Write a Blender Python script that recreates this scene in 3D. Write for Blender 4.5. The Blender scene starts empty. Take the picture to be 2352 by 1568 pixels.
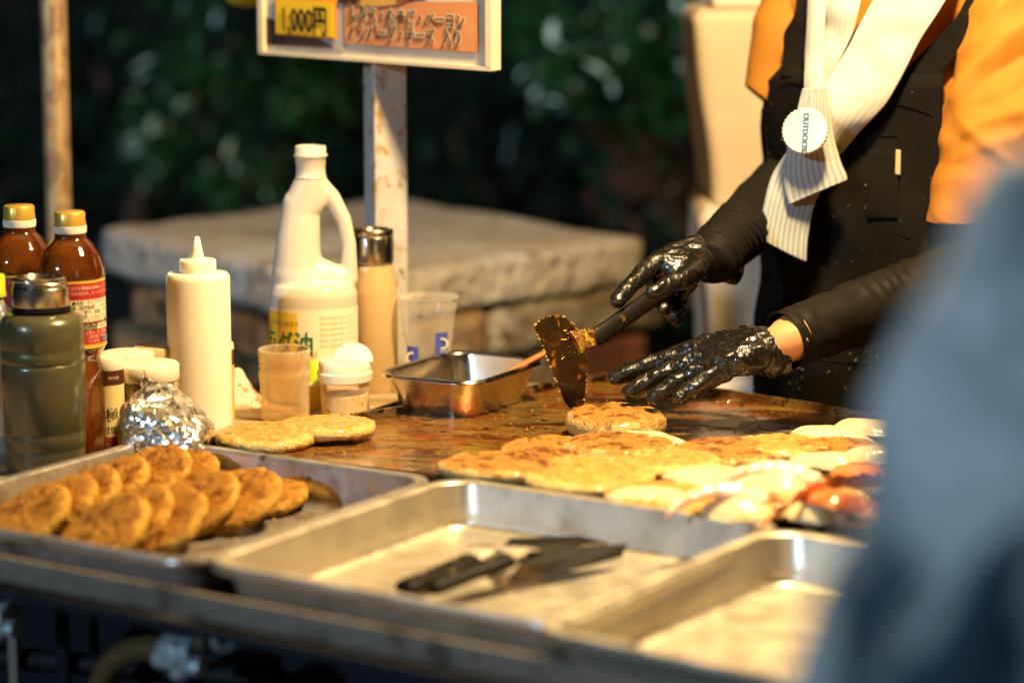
import bpy, bmesh, math, random
from mathutils import Vector, Matrix, noise
random.seed(7)
C = bpy.context.scene.collection
S = bpy.context.scene
R = math.radians
# ------------------------------------------------------------------ camera, light, exposure
F = 5553.0; TH = math.atan(939/F); H = 1.378
cam = bpy.data.cameras.new('camera'); cam.lens = 85; cam.sensor_width = 36; cam.clip_end = 500; cam.clip_start = .05
cam.dof.use_dof = True; cam.dof.focus_distance = 2.44; cam.dof.aperture_fstop = 2.5; cam.dof.aperture_blades = 0
co = bpy.data.objects.new('camera', cam); C.objects.link(co); co.location = (0, 0, H); co.rotation_euler = (math.pi/2-TH, 0, 0)
S.camera = co
SUN_EL, SUN_AZ = 18, -140          # azimuth of the light, degrees clockwise from +Y
w = bpy.data.worlds.new('World'); S.world = w; w.use_nodes = True
nt = w.node_tree; bgn = nt.nodes['Background']; sky = nt.nodes.new('ShaderNodeTexSky'); sky.sky_type = 'NISHITA'; sky.sun_disc = False
sky.sun_elevation = R(4); sky.sun_rotation = R(SUN_AZ); nt.links.new(sky.outputs[0], bgn.inputs[0]); bgn.inputs[1].default_value = .004
sl = bpy.data.lights.new('sun', 'SUN'); sl.energy = 1.25; sl.angle = R(2); sl.color = (.50, .74, 1)
so = bpy.data.objects.new('sun', sl); C.objects.link(so)
_d = Vector((math.sin(R(SUN_AZ))*math.cos(R(SUN_EL)), math.cos(R(SUN_AZ))*math.cos(R(SUN_EL)), math.sin(R(SUN_EL))))
so.rotation_euler = _d.to_track_quat('Z', 'Y').to_euler()
kl = bpy.data.lights.new('stall_lamp', 'POINT'); kl.shadow_soft_size = .07; kl.energy = 178; kl.color = (1, .72, .34)
ko = bpy.data.objects.new('stall_lamp', kl); C.objects.link(ko); ko.location = (.30, 2.08, 1.98)
S.view_settings.view_transform = 'Standard'; S.view_settings.look = 'None'; S.view_settings.gamma = 1
S.view_settings.exposure = 0; S.view_settings.use_curve_mapping = False
S.render.engine = 'CYCLES'; S.cycles.use_denoising = True; S.cycles.max_bounces = 10; S.cycles.transparent_max_bounces = 16
S.cycles.sample_clamp_indirect = 6; S.cycles.caustics_refractive = False; S.cycles.caustics_reflective = False

# ------------------------------------------------------------------ measuring helpers
def ray(u, v):
    x = (u-1176)/F; y = (784-v)/F
    return Vector((x, math.cos(TH)+y*math.sin(TH), -math.sin(TH)+y*math.cos(TH)))
def P(u, v, z=.9):                      # where a measured point stands on a level plane
    d = ray(u, v); return Vector((0, 0, H))+d*((z-H)/d.z)
def W(u, v, Y):                         # a measured point at distance Y
    d = ray(u, v); return Vector((0, 0, H))+d*(Y/d.y)
TB = .87                                # table height
GS = math.tan(R(1.6))
def gz(Y): return .885-GS*(Y-2.2)       # griddle surface, draining slightly backwards
def PG(u, v, dz=0):
    p = P(u, v, .88)
    for _ in range(8): p = P(u, v, gz(p.y)+dz)
    return p
def px(Y): return Y/F                   # metres per measured unit

# ------------------------------------------------------------------ object helpers
def tag(o, label=None, cat=None, group=None, kind=None):
    if label: o['label'] = label
    if cat: o['category'] = cat
    if group: o['group'] = group
    if kind: o['kind'] = kind
    return o
def empty(name, loc, label, cat, group=None, rz=0):
    o = bpy.data.objects.new(name, None); C.objects.link(o); o.location = loc; o.rotation_euler = (0, 0, rz); o.empty_display_size = .05
    return tag(o, label, cat, group)
def obj(name, me, mats, parent=None, loc=None, rot=None, world=False):
    """link a mesh; when world=True its vertices are world coordinates and get moved to the parent's frame"""
    if mats is not None:
        for m in (mats if isinstance(mats, (list, tuple)) else [mats]): me.materials.append(m)
    o = bpy.data.objects.new(name, me); C.objects.link(o)
    if parent is not None:
        o.parent = parent
        if world:
            root = parent; M_ = Matrix()
            chain = []
            while root is not None: chain.append(root); root = root.parent
            for r_ in reversed(chain): M_ = M_ @ Matrix.LocRotScale(r_.location, r_.rotation_euler, r_.scale)
            me.transform(M_.inverted())
    elif world:
        c = sum((v.co for v in me.vertices), Vector())/max(1, len(me.vertices)); zmin = min(v.co.z for v in me.vertices); c.z = zmin
        me.transform(Matrix.Translation(-c)); o.location = c
    if loc is not None: o.location = loc
    if rot is not None: o.rotation_euler = rot
    return o
def mesh(verts, faces, smooth=True, ang=40, name='m'):
    me = bpy.data.meshes.new(name); me.from_pydata([tuple(v) for v in verts], [], faces); me.validate()
    bm = bmesh.new(); bm.from_mesh(me); bmesh.ops.recalc_face_normals(bm, faces=bm.faces); bm.to_mesh(me); bm.free()
    if smooth:
        me.shade_smooth(); me.set_sharp_from_angle(angle=R(ang))
    return me
def join(parts):
    V = []; Fa = []
    for v, f in parts:
        n = len(V); V += [Vector(a) for a in v]; Fa += [[i+n for i in q] for q in f]
    return V, Fa
def box(c, s, rz=0, M_=None):
    hx, hy, hz = s[0]/2, s[1]/2, s[2]/2
    v = [Vector((x, y, z)) for x in (-hx, hx) for y in (-hy, hy) for z in (-hz, hz)]
    m = Matrix.Rotation(rz, 3, 'Z') if M_ is None else M_
    v = [m @ a+Vector(c) for a in v]
    return v, [[0, 1, 3, 2], [4, 6, 7, 5], [0, 4, 5, 1], [2, 3, 7, 6], [0, 2, 6, 4], [1, 5, 7, 3]]
def bevel(me, w=.002, seg=2):
    bm = bmesh.new(); bm.from_mesh(me)
    bmesh.ops.bevel(bm, geom=[e for e in bm.edges if len(e.link_faces) == 2 and e.calc_face_angle(0) > .5], offset=w, segments=seg, affect='EDGES', profile=.6, clamp_overlap=True)
    bm.to_mesh(me); bm.free(); me.shade_smooth(); me.set_sharp_from_angle(angle=R(50)); return me
def lathe(prof, seg=48, c=(0, 0, 0), sx=1, sy=1, cap=True, fn=None):
    V = []; Fa = []; n = len(prof)
    for (r, z) in prof:
        for k in range(seg):
            a = 2*math.pi*k/seg; rr = r
            if fn: rr = fn(r, z, a)
            V.append(Vector((c[0]+rr*math.cos(a)*sx, c[1]+rr*math.sin(a)*sy, c[2]+z)))
    for i in range(n-1):
        for k in range(seg):
            k2 = (k+1) % seg; Fa.append([i*seg+k, i*seg+k2, (i+1)*seg+k2, (i+1)*seg+k])
    if cap:
        if prof[0][0] > 1e-5: Fa.append(list(range(seg))[::-1])
        if prof[-1][0] > 1e-5: Fa.append([(n-1)*seg+k for k in range(seg)])
    return V, Fa
def tube(pts, r, seg=12, cap=True, flat=1.0, up=None):
    pts = [Vector(p) for p in pts]; V = []; Fa = []; n = len(pts); rs = r if isinstance(r, (list, tuple)) else [r]*n
    prev = None
    for i, p in enumerate(pts):
        t = (pts[min(i+1, n-1)]-pts[max(i-1, 0)]).normalized()
        if prev is None:
            a = Vector(up) if up else (Vector((0, 0, 1)) if abs(t.z) < .9 else Vector((1, 0, 0)))
            prev = (a-t*a.dot(t)).normalized()
        else: prev = (prev-t*prev.dot(t)).normalized()
        b = t.cross(prev)
        for k in range(seg):
            a = 2*math.pi*k/seg; V.append(p+prev*math.cos(a)*rs[i]*flat+b*math.sin(a)*rs[i])
    for i in range(n-1):
        for k in range(seg):
            k2 = (k+1) % seg; Fa.append([i*seg+k, i*seg+k2, (i+1)*seg+k2, (i+1)*seg+k])
    if cap: Fa.append(list(range(seg))[::-1]); Fa.append([(n-1)*seg+k for k in range(seg)])
    return V, Fa
def smoothpath(pts, sub=6):
    pts = [Vector(p) for p in pts]; out = []
    for i in range(len(pts)-1):
        p0 = pts[max(i-1, 0)]; p1 = pts[i]; p2 = pts[i+1]; p3 = pts[min(i+2, len(pts)-1)]
        for k in range(sub):
            t = k/sub
            out.append(.5*((2*p1)+(-p0+p2)*t+(2*p0-5*p1+4*p2-p3)*t*t+(-p0+3*p1-3*p2+p3)*t**3))
    out.append(pts[-1]); return out
def grid(rows, closed=False):
    """rows: list of equal-length lists of points"""
    V = [p for r_ in rows for p in r_]; n = len(rows[0]); Fa = []
    for i in range(len(rows)-1):
        for k in range(n-1 if not closed else n):
            k2 = (k+1) % n; Fa.append([i*n+k, i*n+k2, (i+1)*n+k2, (i+1)*n+k])
    return V, Fa
def addmod(me, kinds):
    o = bpy.data.objects.new('tmp', me); C.objects.link(o)
    for k, kw in kinds:
        m = o.modifiers.new('m', k)
        for a, b in kw.items(): setattr(m, a, b)
    dg = bpy.context.evaluated_depsgraph_get(); dg.update()
    r_ = bpy.data.meshes.new_from_object(o.evaluated_get(dg)); bpy.data.objects.remove(o)
    return r_
def solid(me, t=.001, off=-1): return addmod(me, [('SOLIDIFY', dict(thickness=t, offset=off))])
def hull(bm, balls, sub=2):
    """convex hull of balls (centre, radius or (rx,ry,rz) , optional axes)"""
    b2 = bmesh.new()
    for q in balls:
        c, r_ = Vector(q[0]), q[1]; ax = q[2] if len(q) > 2 else Matrix.Identity(3)
        rr = (r_, r_, r_) if not isinstance(r_, (tuple, list)) else r_
        t = bmesh.new(); bmesh.ops.create_icosphere(t, subdivisions=sub, radius=1)
        for v in t.verts: b2.verts.new(c+ax @ Vector((v.co.x*rr[0], v.co.y*rr[1], v.co.z*rr[2])))
        t.free()
    res = bmesh.ops.convex_hull(b2, input=b2.verts)
    bmesh.ops.delete(b2, geom=[g for g in res['geom_interior'] if isinstance(g, bmesh.types.BMVert)], context='VERTS')
    tm = bpy.data.meshes.new('t'); b2.to_mesh(tm); b2.free(); bm.from_mesh(tm); bpy.data.meshes.remove(tm)
def chain(bm, pts, rads, sub=2):
    for i in range(len(pts)-1): hull(bm, [(pts[i], rads[i]), (pts[i+1], rads[i+1])], sub)
def blob(build, voxel=.002, smooth=4, disp=None, fac=.5):
    bm = bmesh.new(); build(bm); me = bpy.data.meshes.new('b'); bm.to_mesh(me); bm.free()
    me = addmod(me, [('REMESH', dict(mode='VOXEL', voxel_size=voxel)), ('SMOOTH', dict(factor=fac, iterations=smooth))])
    if disp:
        nn = [v.normal.copy() for v in me.vertices]
        for v, n in zip(me.vertices, nn): v.co = v.co+n*disp(v.co, n)
    me.shade_smooth(); return me
def N3(p, s, seed=0): return noise.noise(Vector(p)*s+Vector((seed*7.1, seed*3.3, seed*1.7)))
def fbm(p, s, o=3, seed=0):
    a = 0; amp = 1
    for i in range(o): a += amp*N3(p, s*2**i, seed+i); amp *= .5
    return a
def copy_tree(o, parent=None):
    c = o.copy(); C.objects.link(c)
    if parent is not None: c.parent = parent
    for ch in list(o.children): copy_tree(ch, c)
    return c

# ------------------------------------------------------------------ materials
def M(name, base, rough=.5, metal=0, var=(), bump=None, coat=0, trans=0, sss=0, sub=None, ior=1.45, spec=None, rvar=None, thin=None, sheen=0, coord='Object', emit=None, aniso=0):
    m = bpy.data.materials.new(name); m.use_nodes = True; t = m.node_tree; b = t.nodes['Principled BSDF']; L = t.links.new
    b.inputs['Base Color'].default_value = (*base, 1); b.inputs['Roughness'].default_value = rough; b.inputs['Metallic'].default_value = metal
    b.inputs['Coat Weight'].default_value = coat; b.inputs['Coat Roughness'].default_value = .08; b.inputs['Transmission Weight'].default_value = trans; b.inputs['IOR'].default_value = ior
    b.inputs['Sheen Weight'].default_value = sheen
    if aniso: b.inputs['Anisotropic'].default_value = aniso
    if spec is not None: b.inputs['Specular IOR Level'].default_value = spec
    if sss: b.inputs['Subsurface Weight'].default_value = sss; b.inputs['Subsurface Radius'].default_value = sub or (.02, .01, .005); b.inputs['Subsurface Scale'].default_value = 1
    tc = t.nodes.new('ShaderNodeTexCoord').outputs[coord]
    def nz(scale, detail=4, stretch=None, dist=0, ro=.55):
        n = t.nodes.new('ShaderNodeTexNoise'); n.inputs['Scale'].default_value = scale; n.inputs['Detail'].default_value = detail; n.inputs['Distortion'].default_value = dist; n.inputs['Roughness'].default_value = ro
        if stretch:
            mp = t.nodes.new('ShaderNodeMapping'); mp.inputs['Scale'].default_value = stretch; L(tc, mp.inputs[0]); L(mp.outputs[0], n.inputs['Vector'])
        else: L(tc, n.inputs['Vector'])
        return n.outputs['Fac']
    col = None
    for q in var:                        # (colour, scale, lo, hi, stretch)
        f = nz(q[1], 5, q[4] if len(q) > 4 else None, q[5] if len(q) > 5 else 0); mr = t.nodes.new('ShaderNodeMapRange'); mr.interpolation_type = 'SMOOTHSTEP'
        L(f, mr.inputs[0]); mr.inputs[1].default_value = q[2]; mr.inputs[2].default_value = q[3]
        mx = t.nodes.new('ShaderNodeMix'); mx.data_type = 'RGBA'; L(mr.outputs[0], mx.inputs[0])
        if col is None: mx.inputs[6].default_value = (*base, 1)
        else: L(col, mx.inputs[6])
        mx.inputs[7].default_value = (*q[0], 1); col = mx.outputs[2]
    if col is not None: L(col, b.inputs['Base Color'])
    m['_'] = 0
    if rvar:
        f = nz(rvar[0], 5, rvar[3] if len(rvar) > 3 else None); mr = t.nodes.new('ShaderNodeMapRange'); L(f, mr.inputs[0]); mr.inputs[1].default_value = .3; mr.inputs[2].default_value = .7
        mr.inputs[3].default_value = rvar[1]; mr.inputs[4].default_value = rvar[2]; L(mr.outputs[0], b.inputs['Roughness'])
    if bump:                             # (scale, strength, distance, stretch)
        f = nz(bump[0], 6, bump[3] if len(bump) > 3 else None); bp = t.nodes.new('ShaderNodeBump'); bp.inputs['Strength'].default_value = bump[1]; bp.inputs['Distance'].default_value = bump[2]
        L(f, bp.inputs['Height']); L(bp.outputs[0], b.inputs['Normal'])
    if thin is not None:                 # thin clear plastic or glass: partly see-through
        tr = t.nodes.new('ShaderNodeBsdfTransparent'); mxs = t.nodes.new('ShaderNodeMixShader'); tr.inputs[0].default_value = (*thin[1], 1)
        lw = t.nodes.new('ShaderNodeLayerWeight'); lw.inputs[0].default_value = .35; mr = t.nodes.new('ShaderNodeMapRange'); L(lw.outputs['Facing'], mr.inputs[0])
        mr.inputs[1].default_value = 0; mr.inputs[2].default_value = 1; mr.inputs[3].default_value = thin[0]; mr.inputs[4].default_value = min(1, thin[0]+.55)
        L(mr.outputs[0], mxs.inputs[0]); L(tr.outputs[0], mxs.inputs[1]); L(b.outputs[0], mxs.inputs[2]); L(mxs.outputs[0], t.nodes['Material Output'].inputs['Surface'])
    if emit: b.inputs['Emission Color'].default_value = (*emit[0], 1); b.inputs['Emission Strength'].default_value = emit[1]
    del m['_']
    return m
def patty_mat(name, pale, brown, dark, lo=.42, hi=.62, wet=.3):
    m = M(name, pale, .55 if wet else .75, bump=(330, .9, .003), coat=wet*.5, spec=.4 if wet else .2)
    t = m.node_tree; b = t.nodes['Principled BSDF']; L = t.links.new; tc = t.nodes.new('ShaderNodeTexCoord').outputs['Object']
    at = t.nodes.new('ShaderNodeAttribute'); at.attribute_name = 'crust'
    def nz(s, d=6):
        n = t.nodes.new('ShaderNodeTexNoise'); n.inputs['Scale'].default_value = s; n.inputs['Detail'].default_value = d; L(tc, n.inputs['Vector']); return n.outputs['Fac']
    def math_(op, a, bb):
        n = t.nodes.new('ShaderNodeMath'); n.operation = op
        for i, x in enumerate((a, bb)):
            if hasattr(x, 'node'): L(x, n.inputs[i])
            else: n.inputs[i].default_value = x
        return n.outputs[0]
    def mr_(f, a, c):
        n = t.nodes.new('ShaderNodeMapRange'); n.interpolation_type = 'SMOOTHSTEP'; L(f, n.inputs[0]); n.inputs[1].default_value = a; n.inputs[2].default_value = c; return n.outputs[0]
    def mix(f, a, c):
        n = t.nodes.new('ShaderNodeMix'); n.data_type = 'RGBA'; L(f, n.inputs[0])
        for i, x in ((6, a), (7, c)):
            if hasattr(x, 'node'): L(x, n.inputs[i])
            else: n.inputs[i].default_value = (*x, 1)
        return n.outputs[2]
    f1 = math_('ADD', nz(120), math_('MULTIPLY', at.outputs['Fac'], .34)); c1 = mix(mr_(f1, lo+.12, hi+.16), pale, brown)
    f2 = math_('ADD', nz(75), math_('MULTIPLY', at.outputs['Fac'], .2)); c2 = mix(mr_(f2, hi+.1, hi+.26), c1, dark)
    c3 = mix(mr_(nz(420, 2), .62, .74), c2, tuple(min(1, x*1.5) for x in pale))
    L(c3, b.inputs['Base Color']); return m

m_steel = M('tray steel', (.68, .60, .47), .34, .78, var=[((.60, .52, .41), 14, .5, .75), ((.30, .2, .12), 40, .66, .78)], bump=(300, .06, .001), rvar=(30, .28, .5))
m_steel_old = M('stained tray steel', (.52, .49, .46), .35, .75, var=[((.30, .22, .16), 26, .45, .68), ((.14, .07, .03), 50, .62, .72)], bump=(200, .1, .001), rvar=(25, .2, .5))
m_brushed = M('brushed steel lid', (.62, .57, .5), .22, 1, bump=(40, .05, .001, (1, 1, 30)))
m_griddle = M('greasy griddle', (.17, .10, .022), .26, .3, var=[((.28, .16, .03), 9, .42, .54), ((.27, .07, .008), 17, .46, .56, (1, 1.6, 1), 1.6), ((.075, .020, .005), 8, .50, .60, (1, 1.8, 1), 1.8), ((.50, .27, .05), 120, .58, .66), ((.015, .006, .003), 70, .59, .66)], bump=(130, .7, .002), rvar=(22, .10, .45), coat=.5)
m_burnt = M('carbon crust', (.02, .012, .006), .45, 0, bump=(150, .8, .003), coat=.4)
m_rim = M('griddle rim', (.36, .24, .10), .35, .7, var=[((.20, .10, .03), 30, .42, .6), ((.02, .01, .005), 34, .54, .62)], bump=(120, .5, .002), coat=.2)
m_bare = M('bare scraped steel', (.30, .26, .22), .42, .7, var=[((.02, .012, .008), 45, .5, .58, (1.5, .8, 1), .8), ((.12, .06, .02), 12, .5, .7)], bump=(150, .3, .001))
m_lip = M('counter steel lip', (.26, .21, .16), .5, .2, var=[((.11, .085, .06), 24, .5, .7), ((.06, .04, .03), 60, .64, .72)], bump=(160, .2, .001))
m_dark = M('dark painted metal', (.006, .007, .010), .6, .1, bump=(60, .1, .002))
m_navy = M('navy panel', (.001, .0025, .009), .5, .1)
m_table = M('worn table board', (.42, .30, .17), .5, var=[((.25, .16, .08), 18, .45, .65, (1, 4, 1))], bump=(90, .2, .001))
m_patty = patty_mat('fried patty', (.58, .32, .06), (.36, .15, .02), (.17, .055, .009), .40, .60, 0)
m_patty2 = patty_mat('griddle patty', (.64, .44, .15), (.50, .27, .05), (.25, .08, .012), .50, .68, .8)
m_patty3 = patty_mat('browned griddle patty', (.60, .41, .14), (.44, .19, .028), (.15, .04, .006), .42, .58, .9)
m_egg = M('egg white', (.80, .64, .36), .3, sss=.25, sub=(.01, .007, .004), bump=(60, .3, .003), coat=.4, var=[((.75, .5, .16), 30, .58, .72)])
m_yolk = M('egg yolk', (.85, .42, .04), .3, coat=.5)
m_bacon = M('bacon', (.78, .40, .28), .3, coat=.6, var=[((.88, .68, .50), 30, .42, .52, (1, 1, 1)), ((.62, .22, .12), 40, .58, .66)], bump=(90, .3, .002))
m_bacon2 = M('dark red bacon', (.55, .13, .03), .25, coat=.8, var=[((.75, .40, .16), 35, .48, .6), ((.28, .04, .015), 40, .6, .7)], bump=(90, .3, .002))
m_crumb = M('fried crumbs', (.42, .2, .05), .45, coat=.4)

# ================================================================== SETTING
def structure(name, me, m): o = obj(name, me, m); o['kind'] = 'structure'; return o
m_ground = M('night ground', (.05, .045, .04), .85, var=[((.03, .028, .025), 3, .4, .6)], bump=(8, .4, .02))
v, f = grid([[Vector((x*8-80, y*8-40, 0)) for x in range(21)] for y in range(21)])
structure('ground', mesh(v, f), m_ground)
v, f = grid([[Vector((x*2.2-22, 10.5+1.2*N3((x, y, 3), .5)+y*1.6, -.1+y*1.05+.3*N3((x, y, 0), .7))) for x in range(21)] for y in range(6)])
structure('hillside', mesh(v, f), M('dark bank', (.012, .014, .01), .95, bump=(6, .8, .05)))

# --- stone plinth: cut stones in courses, one corner towards us
NC = P(790, 652, .90); az1 = R(-36); az2 = R(42)
dL = Vector((math.sin(az1), math.cos(az1), 0)); dR = Vector((math.sin(az2), math.cos(az2), 0))
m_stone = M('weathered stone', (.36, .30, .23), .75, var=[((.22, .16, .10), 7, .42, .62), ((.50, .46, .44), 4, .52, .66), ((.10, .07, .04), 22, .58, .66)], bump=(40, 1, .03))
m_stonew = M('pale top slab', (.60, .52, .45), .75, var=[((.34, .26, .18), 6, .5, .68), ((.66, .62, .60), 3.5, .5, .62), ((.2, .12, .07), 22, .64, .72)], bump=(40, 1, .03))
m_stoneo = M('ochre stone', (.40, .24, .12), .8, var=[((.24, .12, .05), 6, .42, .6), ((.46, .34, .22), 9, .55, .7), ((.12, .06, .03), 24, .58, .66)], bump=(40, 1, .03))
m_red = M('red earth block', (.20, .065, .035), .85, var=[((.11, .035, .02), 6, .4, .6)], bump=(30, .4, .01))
wall = empty('stone_plinth', (NC.x, NC.y, 0), 'low weathered stone plinth of stacked cut blocks behind the bottles', 'stone plinth')
def stone(a0, a1, b0, b1, z0, z1, m, seed, r=.02, amp=.006):
    """rounded stone between a0..a1 along dL and b0..b1 along dR"""
    V = []; n = 26; bm = bmesh.new(); bmesh.ops.create_cube(bm, size=2)
    bmesh.ops.subdivide_edges(bm, edges=bm.edges, cuts=n, use_grid_fill=True)
    hx, hy, hz = (a1-a0)/2, (b1-b0)/2, (z1-z0)/2
    for q in bm.verts:
        p = Vector((q.co.x*hx, q.co.y*hy, q.co.z*hz)); rr = min(r, hx, hy, hz)
        c = Vector((max(-hx+rr, min(hx-rr, p.x)), max(-hy+rr, min(hy-rr, p.y)), max(-hz+rr, min(hz-rr, p.z)))); d = p-c
        if d.length > 1e-6: p = c+d.normalized()*rr
        p = NC*1.0+dL*((a0+a1)/2+p.x)+dR*((b0+b1)/2+p.y)+Vector((0, 0, (z0+z1)/2+p.z-NC.z))
        k = fbm(p, 6, 3, seed); p = p+Vector((N3(p, 5, seed+4), N3(p, 5, seed+5), fbm(p, 7, 3, seed+6)))*amp+Vector((0, 0, 1))*k*amp*.5+Vector((N3(p, 22, seed+7), N3(p, 22, seed+8), N3(p, 18, seed+9)))*amp*.7
        q.co = p
    me = bpy.data.meshes.new('s'); bm.to_mesh(me); bm.free(); me.shade_smooth()
    return obj('stone', me, m, wall, world=True)
LA, LB = .74, .74
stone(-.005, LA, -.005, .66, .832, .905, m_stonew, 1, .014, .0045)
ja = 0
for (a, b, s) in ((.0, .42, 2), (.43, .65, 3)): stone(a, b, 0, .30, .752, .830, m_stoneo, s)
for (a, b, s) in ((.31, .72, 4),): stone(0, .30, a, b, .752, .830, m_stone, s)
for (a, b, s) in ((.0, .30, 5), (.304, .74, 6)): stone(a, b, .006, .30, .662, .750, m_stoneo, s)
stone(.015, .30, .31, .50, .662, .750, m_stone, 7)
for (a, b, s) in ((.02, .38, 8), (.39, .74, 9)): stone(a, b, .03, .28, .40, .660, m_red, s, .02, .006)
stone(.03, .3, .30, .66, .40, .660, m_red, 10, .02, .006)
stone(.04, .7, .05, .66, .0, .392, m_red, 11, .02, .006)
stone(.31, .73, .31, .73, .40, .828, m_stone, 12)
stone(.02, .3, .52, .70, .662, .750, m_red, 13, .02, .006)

# --- foliage at the back
leafm = [M('leaf dark', (.008, .03, .012), .35, spec=.6), M('leaf mid', (.03, .12, .045), .3, spec=.7), M('leaf highlight', (.70, .95, .88), .3, spec=.8), M('leaf russet', (.09, .045, .035), .5)]  # third one: near-white colour stands in for glints of light on leaves
def leaves(spec, seed):
    rnd = random.Random(seed); V = []; Fa = []; mi = []
    for (c, rad, n, size, ms) in spec:
        for _ in range(n):
            d = Vector((rnd.gauss(0, 1), rnd.gauss(0, 1), rnd.gauss(0, 1))).normalized()*(rnd.random()**.45)
            p = Vector(c)+Vector((d.x*rad[0], d.y*rad[1], d.z*rad[2]))
            if p.z < .05: continue
            s = size*rnd.uniform(.55, 1.25); e = Matrix.Rotation(rnd.uniform(0, 6.28), 3, 'Z') @ Matrix.Rotation(rnd.uniform(-.2, 1.3), 3, 'X') @ Matrix.Rotation(rnd.uniform(-.5, .5), 3, 'Y')
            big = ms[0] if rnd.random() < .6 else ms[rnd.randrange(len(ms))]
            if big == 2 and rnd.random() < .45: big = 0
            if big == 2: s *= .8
            q = [(0, -s, 0), (.32*s, -.35*s, .1*s), (.34*s, .25*s, .1*s), (0, s, -.12*s), (-.34*s, .25*s, .1*s), (-.32*s, -.35*s, .1*s), (0, 0, 0)]
            n0 = len(V); V += [p+e @ Vector(a) for a in q]
            Fa += [[n0, n0+1, n0+6], [n0+1, n0+2, n0+6], [n0+2, n0+3, n0+6], [n0+3, n0+4, n0+6], [n0+4, n0+5, n0+6], [n0+5, n0, n0+6]]
            k = big; mi += [k]*6
    me = bpy.data.meshes.new('leaves'); me.from_pydata([tuple(a) for a in V], [], Fa); 
    for mm in leafm: me.materials.append(mm)
    for pz, k in zip(me.polygons, mi): pz.material_index = k
    return me
m_bark = M('bark', (.05, .035, .025), .9, bump=(20, .8, .02))
def bush(name, base, spec, seed, label, cat, trunk):
    e = empty(name, base, label, cat)
    o = obj('foliage', leaves(spec, seed), None, e, world=True); o['kind'] = 'stuff'
    rnd = random.Random(seed+1); parts = []
    for k in range(trunk):
        top = Vector(spec[k % len(spec)][0]); b = Vector(base)+Vector((rnd.uniform(-.1, .1), rnd.uniform(-.1, .1), 0))
        mid = (b+top)/2+Vector((rnd.uniform(-.15, .15), rnd.uniform(-.15, .15), .1))
        parts.append(tube(smoothpath([b, mid, top], 5), [.05-.003*i for i in range(11)], 8))
    v, f = join(parts); obj('trunk', mesh(v, f), m_bark, e, world=True)
    return e
def cl(u, v, Y, ru, rv, n, size=.04, ms=(0, 1)):
    p = W(u, v, Y); return (p, (ru*px(Y), .35, rv*px(Y)), n, size, ms)
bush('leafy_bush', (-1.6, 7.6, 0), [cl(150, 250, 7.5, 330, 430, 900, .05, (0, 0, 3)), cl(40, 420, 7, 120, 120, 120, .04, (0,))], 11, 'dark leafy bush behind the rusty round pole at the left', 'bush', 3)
bush('leafy_bush', (-.7, 6.4, 0), [cl(420, 160, 6.2, 150, 210, 260, .04, (1, 0, 2)), cl(330, 350, 6.2, 90, 100, 110, .035, (1, 2)), cl(640, 230, 6.3, 150, 150, 200, .04, (1, 0)), cl(560, 420, 6.1, 130, 90, 130, .035, (1, 2, 2)), cl(760, 220, 6.4, 150, 120, 170, .035, (1, 2)), cl(700, 90, 6.4, 220, 120, 220, .04, (0, 1)), cl(820, 320, 6.6, 160, 200, 260, .04, (0,)), cl(420, 420, 6.6, 220, 120, 260, .04, (0, 0, 3))], 12, 'mid green shrub with glints painted as pale leaves between the round pole and the sign post', 'shrub', 5)
bush('tree', (.9, 6.6, 0), [cl(1330, 110, 5.9, 170, 130, 230, .036, (1, 2, 2)), cl(1480, 190, 6, 150, 170, 240, .036, (1, 2, 0)), cl(1290, 215, 5.9, 80, 60, 60, .034, (2, 1)), cl(1560, 60, 6, 200, 120, 200, .036, (1, 2)), cl(1420, 330, 6.3, 130, 130, 170, .036, (1, 0, 3)), cl(1180, 40, 6.3, 110, 110, 120, .036, (1, 0)), cl(1480, 520, 6.6, 130, 90, 150, .036, (0, 1, 3))], 13, 'tree with glints painted as pale leaves between the menu sign and the cream containers', 'tree', 4)
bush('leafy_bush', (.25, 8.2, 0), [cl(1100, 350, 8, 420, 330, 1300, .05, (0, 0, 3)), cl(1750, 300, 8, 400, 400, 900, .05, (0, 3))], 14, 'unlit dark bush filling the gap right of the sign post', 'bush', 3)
bush('twiggy_shrub', (1.0, 5.6, 0), [cl(1460, 430, 5.6, 120, 120, 130, .03, (3, 0, 3, 1)), cl(1540, 640, 5.3, 80, 150, 110, .03, (0, 3))], 15, 'russet leaved twiggy shrub low beside the cream containers', 'shrub', 5)

# ================================================================== POLES AND SIGN
m_rust = M('rusty galvanised pole', (.42, .30, .17), .5, .4, var=[((.24, .15, .10), 50, .45, .6, (1, 1, .5)), ((.40, .20, .05), 90, .55, .66), ((.13, .11, .11), 24, .52, .7, (1, 1, .5))], bump=(80, .3, .002))
a = W(142, 760, 2.95); b = W(120, -260, 3.05)
v, f = tube([Vector((a.x+.004, a.y, 0)), a, b+Vector((0, 0, .5))], .0165, 28)
tag(obj('tent_pole', mesh(v, f), m_rust, world=True), 'round rust-spotted metal pole rising behind the two brown sauce bottles', 'pole')
m_post = M('chipped white post', (.50, .45, .40), .5, var=[((.36, .24, .09), 60, .54, .64, (1, 1, .6)), ((.20, .12, .06), 110, .60, .66), ((.55, .52, .50), 8, .5, .6)], bump=(60, .3, .002))
pc = W(888, 640, 2.80); v, f = box((pc.x, pc.y, .95), (.040, .040, 1.9), R(22)); me = bevel(mesh(v, f, False), .003, 3)
post = obj('sign_post', me, m_post, world=True); tag(post, 'square white steel post with rust stains holding up the menu sign', 'post')
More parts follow.
